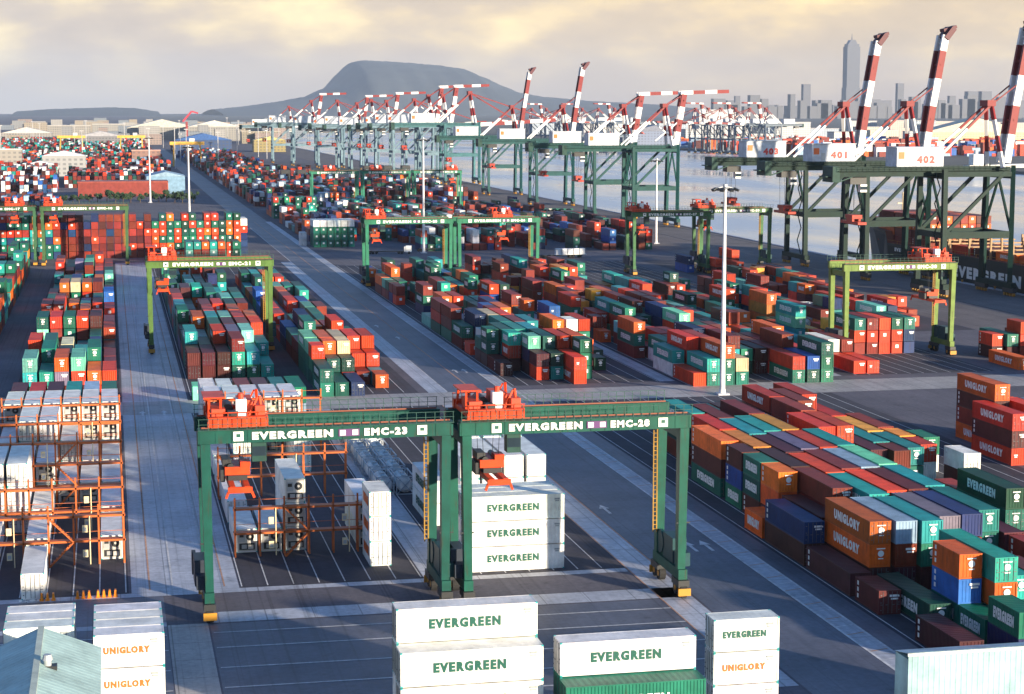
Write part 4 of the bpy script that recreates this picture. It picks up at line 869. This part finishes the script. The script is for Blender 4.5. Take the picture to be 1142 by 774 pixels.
# ------------------------------------------------------------------ reefer racks (orange steel)
ORG = (.52, .13, .035)
def rack(x0, n, Y, levels, label, pitch=2.87, panels=(), stair=None):
    root = empty('reefer_rack', (x0, Y, 0), label, 'reefer rack', 'orange racks between the reefers')
    wd = n*pitch
    for i in range(n+1):
        b = MB(); b.box(i*pitch-.1, i*pitch+.1, -.46, -.24, .01, levels*2.95+1.3); b.box(i*pitch-.1, i*pitch+.1, .55, .75, .01, levels*2.95+.1); b.build('post', PAINT, root, ORG)
    for lv in range(1, levels+1):
        z = lv*2.95; b = MB(); b.box(-.2, wd+.2, -.46, -.22, z-.24, z, 0); b.box(-.2, wd+.2, -.2, .8, z-.12, z-.02, 0)
        b.box(-.2, wd+.2, -.5, -.45, z+1.02, z+1.07, 0)
        b.build('walkway', PAINT, root, ORG)
    for c in panels:
        for lv in range(levels):
            b = MB(); x = (c+.45)*pitch; z = lv*2.95+1.0; b.box(x-.3, x+.3, -.75, -.52, z, z+.85, 0); b.box(x-.2, x+.2, -.78, -.751, z+.15, z+.6, 1); b.tube((x+.55, -.6, z-.9), (x+.55, -.6, z+1.9), .07, 6, 0)
            b.build('plug_panel', [plain('panel_cream', (.75, .62, .38)) if 'panel_cream' not in bpy.data.materials else bpy.data.materials['panel_cream'], STEEL], root)
    if stair is not None:
        b = MB()
        for lv in range(levels):
            xa, xb = (stair*pitch, (stair+1)*pitch) if lv % 2 == 0 else ((stair+1)*pitch, stair*pitch)
            for dy in (-1.35, -.65): b.bar((xa, dy, lv*2.95), (xb, dy, (lv+1)*2.95), .06, .14)
            for k in range(9): u = k/9; b.box(xa+(xb-xa)*u-.12, xa+(xb-xa)*u+.12, -1.35, -.65, (lv+u)*2.95+.1, (lv+u)*2.95+.14)
        b.build('stair', PAINT, root, ORG)
    return root
L5 = ['nearest orange steel rack in the left reefer block, behind the lone container', 'second orange steel rack from the front in the left reefer block', 'third orange steel rack from the front in the left reefer block', 'fourth orange steel rack from the front in the left reefer block', 'rearmost orange steel rack in the left reefer block, below bright containers']
for i, Y in enumerate((222.0, 238.9, 255.5, 272.1, 288.6)):
    rack(AX-.2, 6, Y, 2 if i < 2 else 3, L5[i], panels=(1, 4) if i == 0 else (4,) if i in (1, 3) else (2,), stair=3 if i in (0, 2) else None)
M5 = ['front orange steel rack under the near gantry, bottom rail over two reefers', 'middle orange steel rack under the near gantry, behind the tall reefer', 'rear orange steel rack under the near gantry, below its girder lettering']
for i, Y in enumerate((222.0, 257.2, 288.6)):
    rack(13.55, 6, Y, 2 if i < 2 else 3, M5[i], pitch=2.93, panels=(1, 4) if i == 0 else (3,), stair=2 if i == 0 else 0)
# orange wheel stops in groups
for gi, (x, n) in enumerate(((-8.4, 3), (-4.6, 3), (-2.4, 4))):
    for k in range(n):
        b = MB(); b.prism([(-.16, 0), (.16, 0), (.09, .75), (-.09, .75)], -.35, .35); b.box(-.25, .25, -.5, .5, .005, .05)
        o = b.build('wheel_stop', CLEAN, None, (.85, .26, .02), (x+k*.62, 206.0-.02+gi*.1, .03)); tag(o, 'orange wheel stop in the %s group on the kerb before the left rack' % ('left', 'middle', 'right')[gi], 'wheel stop', 'orange wheel stops on the kerb, %s group' % ('left', 'middle', 'right')[gi])

# ------------------------------------------------------------------ tank containers
def tank(x, y, label, z=0):
    root = empty('tank_container', (x, y, z), label, 'tank container', 'white tank containers')
    b = MB()
    for sx in (-1.2, 1.2):
        for yy in (0, 6.0): b.box(sx-.06, sx+.06, yy-.06, yy+.06, 0, 2.6)
        for zz in (.08, 2.52): b.box(sx-.07, sx+.07, .08, 5.92, zz-.07, zz+.07)
    for yy in (0, 6.0):
        for zz in (.08, 2.52): b.box(-1.12, 1.12, yy-.07, yy+.07, zz-.07, zz+.07)
        b.bar((-1.15, yy, .1), (1.15, yy, 2.5), .1); b.bar((1.15, yy, .1), (-1.15, yy, 2.5), .1)
    b.build('frame', CLEAN, root, (.45, .5, .55))
    b = MB(); b.tube((0, .45, 1.32), (0, 5.55, 1.32), 1.1, 18); b.tube((0, .12, 1.32), (0, .45, 1.32), .7, 18, 0, 1.1); b.tube((0, 5.55, 1.32), (0, 5.88, 1.32), 1.1, 18, 0, .7)
    o = b.build('tank', CLEAN, root, (.78, .78, .76))
    b = MB(); b.box(-.35, .35, 1.2, 4.8, 2.43, 2.5); b.tube((0, 3, 2.4), (0, 3, 2.68), .3, 10); b.build('walkway', CLEAN, root, (.4, .45, .48))
for i in range(6):
    for j in range(2):
        tank(36.2+j*2.8, 254+i*8.1, 'white tank container behind the near gantry leg, %s row, %s column' % (ordw[i], ('left', 'right')[j]))
for i, (x, y, z) in enumerate(((165, 430, 0), (168.2, 430, 0), (171.4, 430, 0), (174.6, 431, 0), (177.8, 431, 0), (166.5, 438, 0), (169.6, 438, 2.6), (173, 438, 0), (176.2, 439, 2.6))):
    tank(x, y, 'white tank container in the cluster by the right-hand gantry, %s from left' % ordw[i], z)

# ------------------------------------------------------------------ light poles
def pole(X, Y, h, label):
    root = empty('light_pole', (X, Y, 0), label, 'light pole', 'tall yard light poles')
    b = MB(); b.tube((0, 0, 0), (0, 0, 1.0), .62, 12, 0, .6); b.tube((0, 0, 1.0), (0, 0, h), .52, 14, 0, .26); b.build('pole', CLEAN, root, (.74, .74, .76))
    b = MB()
    for k in range(14):
        a0, a1 = k*math.pi/7, (k+1)*math.pi/7; b.bar((1.5*math.cos(a0), 1.5*math.sin(a0), h), (1.5*math.cos(a1), 1.5*math.sin(a1), h), .16)
    for k in range(4): a0 = k*math.pi/2; b.bar((0, 0, h+.3), (1.5*math.cos(a0), 1.5*math.sin(a0), h), .12)
    b.tube((0, 0, h-.6), (0, 0, h+.7), .42, 10); b.build('lamp_ring', STEEL, root)
    for k in range(8):
        a0 = k*math.pi/4+.2; p = Vector((1.8*math.cos(a0), 1.8*math.sin(a0), h-.1)); b = MB(); b.bar(p, p+Vector((.75*math.cos(a0), .75*math.sin(a0), -.35)), .75, .4); b.build('lamp', [DARK], root)
    b = MB(); b.box(-1.1, 1.1, -1.1, 1.1, .0, .35); b.build('base', CONC, root)
pole(111.2, 332.9, 38.6, 'tall white light pole with lamp ring, beside the right-hand cross road')
pole(113.5, 690, 42, 'thin white light pole standing left of the middle quay cranes')
pole(31.5, 778, 38, 'thin white light pole in front of the wall of stacks')
pole(22.6, 1100, 37, 'distant white light pole behind the wall of stacks, left of another')
pole(212, 720, 33, 'thin light pole in front of the folded-boom quay cranes')

# ------------------------------------------------------------------ trucks
def truck(x, y, rz, label, load, cabc, box=None):
    root = empty('container_truck', (x, y, 0), label, 'truck', None, rz)
    b = MB(); b.prism([(-1.2, .7), (1.2, .7), (1.2, 3.0), (-1.2, 3.0)], -2.3, -.2); b.box(-1.05, 1.05, -.2, .4, .8, 2.7); cb = b.build('cab', CLEAN, root, cabc)
    b = MB(); b.box(-1.08, 1.08, -2.34, -2.3, 1.75, 2.7); b.build('windscreen', GLASS, cb)
    b = MB(); b.box(-.45, .45, -.2, 13.4, .75, 1.05); 
    for k in range(5): b.box(-1.15, 1.15, 2.0+k*2.6, 2.25+k*2.6, 1.05, 1.22)
    b.build('chassis', DARK, root)
    for yy in (-1.4, 1.2, 2.4, 10.6, 11.9, 13.0):
        b = MB()
        for sx in (-1, 1): b.tube((sx*.65, yy, .5), (sx*1.2, yy, .5), .5, 12)
        b.build('wheels', RUBBER, root)
    if load:
        bb = empty('shipping_container', (0, 0, 0), 'placeholder', 'shipping container')
        bpy.data.objects.remove(bb)
for i, (px, py, rz, lab, cc) in enumerate(((642, 287, 95, 'pale truck with an empty trailer behind the centre field', (.03, .16, .12)), (452, 283, 80, 'truck with a white cab parked by the gantry at the cross lane', (.75, .75, .74)), (505, 280, 85, 'dark green truck beside the thin light pole', (.02, .15, .1)), (548, 276, 100, 'white truck parked right of the thin light pole', (.7, .72, .74)))):
    a = at(px, py); truck(a.x, a.y, R(rz), lab, None, cc)
a = at(655, 287)
b = MB(); x0, y0 = a.x-12, a.y-2
for k in range(5): b.box(x0+k*2.2, x0+k*2.2+1.9, y0, y0+2.3, 1.25, 3.4)
b.box(x0-.3, x0+11.2, y0-.1, y0+2.4, 1.24, 1.36)
tag(b.build('bin_load', CLEAN, None, (.72, .74, .78)), 'row of white bins carried on the pale trailer', 'bins')
# parked trailers as seen along the apron
k_ = 0
for py, xs in ((243, range(585, 668, 9)), (250, range(596, 676, 9)), (236, range(582, 646, 8)), (257, range(640, 690, 10))):
    for px in xs:
        a = at(px, py); b = MB(); lm = 12.2; c_ = rc.random()
        b.box(-.5, .5, 0, lm, .8, 1.15, 0)
        for q in (0, 3, 6, 9, 11.8): b.box(-1.2, 1.2, q, q+.3, 1.15, 1.35, 0)
        for q in (9.2, 10.5):
            for sx in (-1, 1): b.tube((sx*.6, q, .5), (sx*1.15, q, .5), .5, 8, 1)
        b.box(-1.1, 1.1, .2, 2.0, 1.36, 1.6, 0)
        o = b.build('trailer', [CLEAN, RUBBER], None, (.02, .12, .09) if c_ < .6 else (.05, .06, .07) if c_ < .85 else (.4, .42, .4), (a.x, a.y, 0)); o.rotation_euler.z = R(35)
        tag(o, 'empty skeletal trailer parked in the rows beside the middle quay cranes', 'trailer', 'skeletal trailers parked by the quay'); k_ += 1

# ------------------------------------------------------------------ foreground sheds
root = empty('gabled_shed', (-6.4, 130, 0), 'pale green gabled shed roof at the bottom left corner', 'shed')
b = MB(); b.prism([(-4.6, 0), (4.4, 0), (4.4, 9.0), (0, 10.9), (-4.6, 9.0)], -20, 24.2); b.build('wall', CLEAN, root, (.40, .47, .46))
for s in (-1, 1):
    b = MB(); xe = 4.75*s
    p0, p1 = Vector((0, 0, 11.02)), Vector((xe, 0, 9.02)); N_ = 62
    for k in range(N_):
        y0 = -20.4+k*45/N_; y1 = y0+45/N_; ym = y0+(y1-y0)*.72
        b.quad((p0.x, y0, p0.z), (p1.x, y0, p1.z), (p1.x, ym, p1.z), (p0.x, ym, p0.z)); b.quad((p0.x, ym, p0.z), (p1.x, ym, p1.z), (p1.x, ym+.06, p1.z+.02), (p0.x, ym+.06, p0.z+.02)); b.quad((p0.x, ym+.06, p0.z+.02), (p1.x, ym+.06, p1.z+.02), (p1.x, y1, p1.z), (p0.x, y1, p0.z))
    b.build('roof', CLEAN, root, (.38, .54, .53))
b = MB(); b.box(-.25, .25, -20.4, 24.6, 11.0, 11.12); b.build('ridge_cap', CLEAN, root, (.55, .60, .50))
b = MB(); b.box(.2, 1.5, 14.0, 14.9, 10.4, 10.75, 0); b.tube((.8, 14.4, 10.7), (.8, 14.4, 11.2), .3, 12, 1); b.tube((.8, 14.4, 11.2), (.8, 14.4, 11.6), .42, 12, 1, .3); b.build('roof_vent', [DARK, STEEL], root)
root = empty('clad_shed', (70.2, 138.5, 0), 'pale teal ribbed metal shed at the bottom right corner', 'shed')
b = MB()
for k in range(34):
    x = -5.3+k*.5; b.quad((x, 5.5, 0), (x+.3, 5.5, 0), (x+.3, 5.5, 7.5), (x, 5.5, 7.5)); b.quad((x+.3, 5.5, 0), (x+.4, 5.47, 0), (x+.4, 5.47, 7.5), (x+.3, 5.5, 7.5)); b.quad((x+.4, 5.47, 0), (x+.5, 5.5, 0), (x+.5, 5.5, 7.5), (x+.4, 5.47, 7.5))
b.box(-5.3, 11.7, 5.55, 8.2, 0, 6.9); b.build('wall', CLEAN, root, (.34, .53, .56))
b = MB(); b.quad((-5.45, 5.3, 7.52), (11.9, 5.3, 7.52), (11.9, 8.3, 6.95), (-5.45, 8.3, 6.95)); b.box(-5.45, 11.9, 5.28, 5.4, 7.25, 7.5); b.build('roof', CLEAN, root, (.72, .76, .74))
b = MB(); b.box(9.9, 10.3, 5.2, 5.4, 6.3, 6.7); b.build('wall_lamp', STEEL, root)

# ------------------------------------------------------------------ far port buildings and city
WIN = plain('window_strip', (.05, .07, .09), .25)
def wall_mat():
    m, t, b_ = new_mat('windowed_wall'); N = t.nodes.new; K = t.links.new; b_.inputs['Roughness'].default_value = .6
    oi = N('ShaderNodeObjectInfo'); tcn = N('ShaderNodeTexCoord'); sx = N('ShaderNodeSeparateXYZ'); K(tcn.outputs['Object'], sx.inputs[0])
    ad = N('ShaderNodeMath'); ad.operation = 'ADD'; K(sx.outputs['X'], ad.inputs[0]); K(sx.outputs['Y'], ad.inputs[1])
    def band(src, per, lo):
        d = N('ShaderNodeMath'); d.operation = 'DIVIDE'; d.inputs[1].default_value = per; K(src, d.inputs[0])
        f_ = N('ShaderNodeMath'); f_.operation = 'FRACT'; K(d.outputs[0], f_.inputs[0])
        g_ = N('ShaderNodeMath'); g_.operation = 'GREATER_THAN'; g_.inputs[1].default_value = lo; K(f_.outputs[0], g_.inputs[0]); return g_.outputs[0]
    mu = N('ShaderNodeMath'); mu.operation = 'MULTIPLY'; K(band(ad.outputs[0], 4.4, .45), mu.inputs[0]); K(band(sx.outputs['Z'], 3.6, .52), mu.inputs[1])
    nf = N('ShaderNodeTexNoise'); nf.inputs['Scale'].default_value = .06; K(tcn.outputs['Object'], nf.inputs['Vector'])
    m3 = N('ShaderNodeMath'); m3.operation = 'MULTIPLY'; K(mu.outputs[0], m3.inputs[0]); K(nf.outputs['Fac'], m3.inputs[1])
    mi = N('ShaderNodeMixRGB'); mi.inputs['Color2'].default_value = (.05, .06, .08, 1); K(m3.outputs[0], mi.inputs['Fac']); K(oi.outputs['Color'], mi.inputs['Color1']); K(mi.outputs[0], b_.inputs['Base Color']); return m
WALLM = wall_mat()
def bldg(name, x, y, wd, dp, h, col, label, cat, group, floors=0, roof=None, crown=None):
    root = empty(name, (x, y, -.3), label, cat, group)
    b = MB(); b.box(-wd/2, wd/2, -dp/2, dp/2, 0, h); b.build('wall', WALLM if floors else CLEAN, root, col)
    if False:
        b = MB()
        for k in range(floors):
            z = (k+.45)*h/floors
            nb = max(2, int(wd/9))
            for j in range(nb): x0 = -wd/2+(j+.2)*wd/nb; b.box(x0, x0+wd/nb*.62, -dp/2-.12, -dp/2-.02, z, z+h/floors*.4)
            b.box(-wd/2-.12, -wd/2-.02, -dp/2+1, dp/2-1, z, z+h/floors*.4)
        b.build('windows', WIN, root)
    if roof:
        b = MB(); b.prism([(-wd/2-.5, h+.02), (wd/2+.5, h+.02), (0, h+wd*.12)], -dp/2-.5, dp/2+.5) if roof == 'gable' else b.box(-wd/2-.4, wd/2+.4, -dp/2-.4, dp/2+.4, h+.02, h+1)
        b.build('roof', CLEAN, root, crown or (.5, .5, .5))
    return root
def on_far(px, py, Y): return atY(px, py, Y)
# main landmark tower
a = atY(948.5, 118, 12300)
root = empty('skyscraper', (a.x, 12300, -.5), 'tallest grey-blue tower with stepped pointed top on the skyline', 'skyscraper')
hT = atY(948, 52, 12300).z
K_ = 12300/8200
def sb(*a): b.box(*[q*K_ if i < 4 else q for i, q in enumerate(a)])
b = MB(); sb(-34, 34, -28, 28, 0, hT*.42); b.build('podium', WALLM, root, (.075, .085, .12))
b = MB(); sb(-31, 31, -26, 26, hT*.42+.02, hT); b.build('tower', WALLM, root, (.075, .085, .12))
b = MB(); sb(-27, 27, -23, 23, hT+.02, hT+18); b.prism([(-32, hT+18.02), (32, hT+18.02), (17, hT+45), (-17, hT+45)], -24, 24); b.tube((0, 0, hT+45), (0, 0, hT+88), 4.2, 8, 0, 1); b.build('crown', CLEAN, root, (.08, .09, .125))
sk = [(898.5, 94, 9, 'slim grey tower left of the tallest tower'), (914, 112, 15, 'squat dark grey tower right of the slim one'), (886, 118, 20, 'low grey block left of the slim tower'), (969, 111, 22, 'broad grey block right of the tallest tower'), (1003, 93, 8, 'slim tower with pointed top right of the broad block'), (985, 112, 16, 'low grey tower beside the broad block'), (1020, 108, 12, 'grey tower half behind the raised crane boom'), (1061, 107, 8, 'narrow tower left of the twin towers'), (1083, 102, 13, 'left one of the twin grey towers'), (1098, 102, 13, 'right one of the twin grey towers'), (1116, 108, 10, 'tower right of the twin towers'), (822, 107, 6, 'thin tower above the far-shore cranes'), (814, 112, 8, 'small tower left of the thin tower'), (1040, 116, 20, 'low block between the crane booms'), (1135, 112, 14, 'grey block at the right edge'), (860, 117, 14, 'low block above the crane house 403'), (932, 117, 10, 'small block hugging the tallest tower')]
for px, py, wpx, lab in sk:
    a = atY(px, 118, 11500); h = atY(px, py, 11500).z; wd = wpx*11500/2100
    bldg('skyscraper', a.x, 11500, wd, wd*.8, h, (.085, .09, .12), lab+' on the skyline', 'skyscraper', 'city skyline towers', 9, 'flat', (.1, .1, .12))
r5 = random.Random(5)
for k in range(34):
    px = 800+k*10.2+r5.uniform(-4, 4); py = r5.uniform(110, 119.5) if k % 4 else r5.uniform(104, 112); a = atY(px, 118, 10500); wd = r5.uniform(6, 17)*5
    bldg('city_block', a.x, 10500, wd, 50, atY(px, py, 10500).z, (.09, .095, .12), 'low grey city block in the band of buildings under the skyline towers', 'building', 'low city blocks under the skyline', 9)
cl = ['white', 'pale beige', 'light grey', 'pinkish', 'grey-blue']; cc_ = [(.62, .60, .58), (.58, .50, .40), (.45, .46, .48), (.52, .40, .36), (.34, .40, .48)]
i = 0
for k in range(46):
    px = 575+k*12.3+r5.uniform(-4, 4); Y = r5.uniform(2700, 3900); a = atY(px, 130, Y); ci = r5.randrange(5); wd = r5.uniform(26, 70)
    if a.x < 800: continue
    bldg('harbour_building', a.x, Y, wd, 30, r5.uniform(10, 34), cc_[ci], '%s building on the far shore under the skyline, %s from the left' % (cl[ci], ordw[min(i, 48)]), 'building', 'buildings on the far shore', 3, 'flat', (.4, .4, .42)); i += 1
a = atY(1085, 128, 2600); bldg('warehouse', a.x, 2600, 170, 40, 20, (.62, .52, .28), 'long cream warehouse on the far shore behind the right-hand boom', 'warehouse', None, 1, 'gable', (.55, .5, .4))
a = atY(725, 140, 2500); bldg('warehouse', a.x, 2500, 70, 60, 24, (.16, .20, .30), 'dark blue warehouse on the far shore left of the folded booms', 'warehouse', None, 1, 'gable', (.18, .2, .26))
a = atY(795, 130, 3000); bldg('grain_silo', a.x, 3000, 60, 40, 52, (.5, .52, .55), 'tall pale silo block on the far shore above the red cranes', 'silo', None, 0, 'flat', (.5, .5, .52))
# red cargo along the far shore
fb = MB()
for k in range(1100):
    px = r5.uniform(575, 1142); Y = r5.uniform(2000, 2700)
    x = atY(px, 150, Y).x
    if x < 790: continue
    c = COL[r5.choice('RRrrRmobsw')]; z = r5.choice((2.6, 5.2, 7.8, 10.4, 13)); fb.box(x, x+12, Y, Y+8, -.5, z, 0, c, False)
tag(fb.build('far_shore_stacks', STUFFP), 'red container stacks lining the far shore across the water', 'container stacks', kind='stuff')
# left-hand port
i = 0
spec = [(226, 148, 2150, 62, 26, (.05, .13, .36), 'dark blue shed with pale roof in the left distance', 'warehouse'), (180, 132, 3400, 120, 44, (.60, .58, .52), 'long cream hall below the left hills', 'warehouse'), (238, 132, 3300, 90, 48, (.62, .60, .56), 'tall cream hall right of the long one', 'warehouse'), (72, 190, 1560, 34, 22, (.74, .75, .77), 'white box-like shed in the left yard', 'warehouse'), (45, 196, 1500, 24, 15, (.70, .72, .75), 'white low shed at left, before the larger white shed', 'warehouse'), (163, 178, 1800, 26, 20, (.60, .34, .28), 'red and white banded building behind the distant light pole', 'building'), (10, 190, 1650, 22, 26, (.70, .66, .60), 'white block at the left edge of the far yard', 'building'), (112, 150, 2700, 60, 22, (.42, .42, .46), 'grey hall in the left distance', 'warehouse'), (30, 145, 3200, 80, 30, (.66, .63, .60), 'pale hall at far left below the sea', 'warehouse'), (75, 134, 3900, 90, 42, (.66, .62, .56), 'cream blocks under the small left hill', 'building'), (125, 132, 4000, 80, 46, (.66, .64, .60), 'white blocks under the small left hill, right part', 'building'), (290, 140, 3000, 60, 36, (.55, .48, .36), 'tan building left of the quay cranes', 'building'), (300, 160, 2400, 40, 20, (.62, .50, .20), 'yellow shed left of the quay cranes', 'warehouse')]
for px, py, Y, wd, h, col, lab, cat in spec:
    a = atY(px, py, Y); bldg('warehouse' if cat == 'warehouse' else 'harbour_building', a.x, Y, wd, wd*.6, h*(.5 if Y > 2900 else .75), tuple(c*.42 for c in col), lab, cat, 'buildings in the left distance', 2, 'gable' if cat == 'warehouse' else 'flat', tuple(c*.9 for c in col))
for k in range(90):
    px = r5.uniform(-5, 335); Y = r5.uniform(2900, 5600); a = atY(px, 130, Y); ci = r5.randrange(5)
    bldg('harbour_building', a.x, Y, r5.uniform(14, 45), 25, r5.uniform(7, 30), tuple(q*.5 for q in cc_[ci]), '%s small building in the hazy left distance' % cl[ci], 'building', '%s small buildings in the hazy left distance' % cl[ci], 2)
root = bldg('warehouse', 8, 1195, 54, 22, 8.5, (.24, .045, .035), 'long dark red shed behind the wall of stacks', 'warehouse', None, 0, 'flat', (.30, .07, .05))
b = MB(); b.box(27.05, 27.3, -11, 11, .4, 8.2); b.build('gable_end', CLEAN, root, (.75, .17, .04))
root = bldg('covered_store', 35, 1240, 24, 40, 11, (.20, .34, .48), 'pale blue covered store behind the dark red shed', 'store', None, 0, 'gable', (.28, .42, .55))
# yellow rail-mounted gantries far left
for x, Y, lab in ((-42, 2250, 'yellow portal crane in the left distance, left one'), (26, 2250, 'yellow portal crane in the left distance, right one'), (72, 1800, 'yellow portal crane left of the dark quay machinery')):
    root = empty('portal_crane', (x, Y, 0), lab, 'portal crane', 'yellow portal cranes in the left distance')
    for sx in (-1, 1):
        b = MB(); b.bar((sx*13, -5, 0), (sx*12, 0, 20), 1.2); b.bar((sx*13, 5, 0), (sx*12, 0, 20), 1.2); b.build('leg', CLEAN, root, (.70, .38, .06))
    b = MB(); b.box(-16, 16, -1.5, 1.5, 20, 23); b.build('girder', CLEAN, root, (.75, .42, .08))
    b = MB(); b.box(2, 7, -2, 2, 23, 26); b.build('trolley', CLEAN, root, (.65, .65, .62))
root = empty('tower_crane', (atY(208, 130, 3000).x, 3000, 0), 'red and white slewing crane above the cream halls at left', 'crane')
b = MB(); b.bar((0, 0, 0), (0, 0, 34), 3.4); b.build('mast', CLEAN, root, (.30, .05, .05))
b = MB(); b.bar((-6, 0, 34), (8, 0, 50), 3); b.bar((8, 0, 50), (18, 0, 47), 2.4); b.build('jib', CLEAN, root, (.45, .05, .08))
for k in range(26):
    px = r5.uniform(0, 330); Y = r5.uniform(1500, 3200); a = atY(px, 150, Y); b = MB(); h_ = r5.uniform(28, 40); b.tube((0, 0, 0), (0, 0, h_), .35, 6); b.box(-1.8, 1.8, -.6, .6, h_, h_+.8)
    tag(b.build('light_mast', CLEAN, None, (.5, .5, .52), (a.x, Y, 0)), 'thin light mast standing in the crowded left distance', 'light mast', 'light masts in the left distance')
# dark unloaders near the base of the hill
for i, px in enumerate((318, 336, 352, 410, 432, 452)):
    a = atY(px, 205, 1250 if i < 3 else 1330); root = empty('straddle_carrier', (a.x, a.y, 0), 'dark tall straddle carrier in the far yard, %s from left' % ordw[i], 'straddle carrier', 'dark straddle carriers in the far yard')
    b = MB()
    for sx in (-2.4, 2.4):
        for yy in (-4, 4): b.box(sx-.4, sx+.4, yy-.4, yy+.4, .6, 11)
        b.box(sx-.5, sx+.5, -5, 5, .3, 1.4)
    b.build('frame', DARK, root)
    b = MB(); b.box(-2.8, 2.8, -5, 5, 11, 13.5); b.build('top_frame', DARK, root)
# trees between the wall of stacks and the red shed
LEAF = ground_mat('tree_leaves', (.022, .055, .025), (.05, .10, .04), scale=.5, streak=False); BARK = plain('bark', (.09, .06, .04), .9)
def tree(x, y, h, label, rs):
    root = empty('broadleaf_tree', (x, y, 0), label, 'tree', 'dark trees behind the wall of stacks')
    b = MB(); b.tube((0, 0, 0), (.2, 0, h*.5), .28, 7, 0, .15); b.bar((.1, 0, h*.35), (h*.22, .3, h*.65), .16); b.bar((.1, 0, h*.4), (-h*.2, -.3, h*.7), .15); b.build('trunk', BARK, root)
    b = MB()
    cl_ = [(Vector((rs.uniform(-.42, .42)*h, rs.uniform(-.42, .42)*h, h*rs.uniform(.45, .92))), rs.uniform(.14, .24)*h) for _ in range(9)]
    for c, rr in cl_:
        for _ in range(60):
            d = Vector((rs.gauss(0, 1), rs.gauss(0, 1), rs.gauss(0, .8))).normalized()*rr*rs.uniform(.5, 1.05); p = c+d; u = Vector((rs.gauss(0, 1), rs.gauss(0, 1), rs.gauss(0, 1))).normalized(); v = u.orthogonal().normalized(); s_ = h*.06
            b.quad(p-u*s_-v*s_*.6, p+u*s_-v*s_*.6, p+u*s_+v*s_*.6, p-u*s_+v*s_*.6)
    b.build('crown', LEAF, root)
rt_ = random.Random(9)
for i in range(16): tree(-26+i*4.8+rt_.uniform(-1, 1), 1105+rt_.uniform(-14, 14), rt_.uniform(4.5, 7), 'dark green tree behind the wall of stacks, %s from left' % ordw[i], rt_)

# small boats / far ships on the water
for i, (px, py, ln, col, lab) in enumerate(((1110, 190, 60, (.62, .60, .58), 'white ship on the water behind the right-hand cranes'), (905, 165, 90, (.30, .05, .04), 'red-hulled ship across the water left of house 401'), (712, 168, 110, (.05, .07, .10), 'dark ship along the far shore behind the folded booms'))):
    a = at(px, py, -3); root = empty('ship', (a.x, a.y, -3), lab, 'ship', None, R(4))
    b = MB(); b.prism([(-ln/2, 0), (ln/2-6, 0), (ln/2, 6), (-ln/2, 5)], -6, 6); b.build('hull', CLEAN, root, col)
    b = MB(); b.box(-ln*.42, -ln*.25, -4.5, 4.5, 5, 15); b.box(-ln*.36, -ln*.32, -1.5, 1.5, 15, 19); b.build('bridge', CLEAN, root, (.74, .74, .72))

# ------------------------------------------------------------------ haze
hm = bpy.data.materials.new('haze'); hm.use_nodes = True; t = hm.node_tree; t.nodes.clear()
o_ = t.nodes.new('ShaderNodeOutputMaterial'); pv = t.nodes.new('ShaderNodeVolumePrincipled')
pv.inputs['Color'].default_value = (.62, .76, 1.0, 1); pv.inputs['Density'].default_value = 2.6e-5; pv.inputs['Anisotropy'].default_value = 0
t.links.new(pv.outputs[0], o_.inputs['Volume'])
b = MB(); b.box(-8000, 14500, -300, 23500, -10.5, 680)
tag(b.build('haze', hm), 'thin pale air haze filling the harbour', 'haze', kind='stuff')
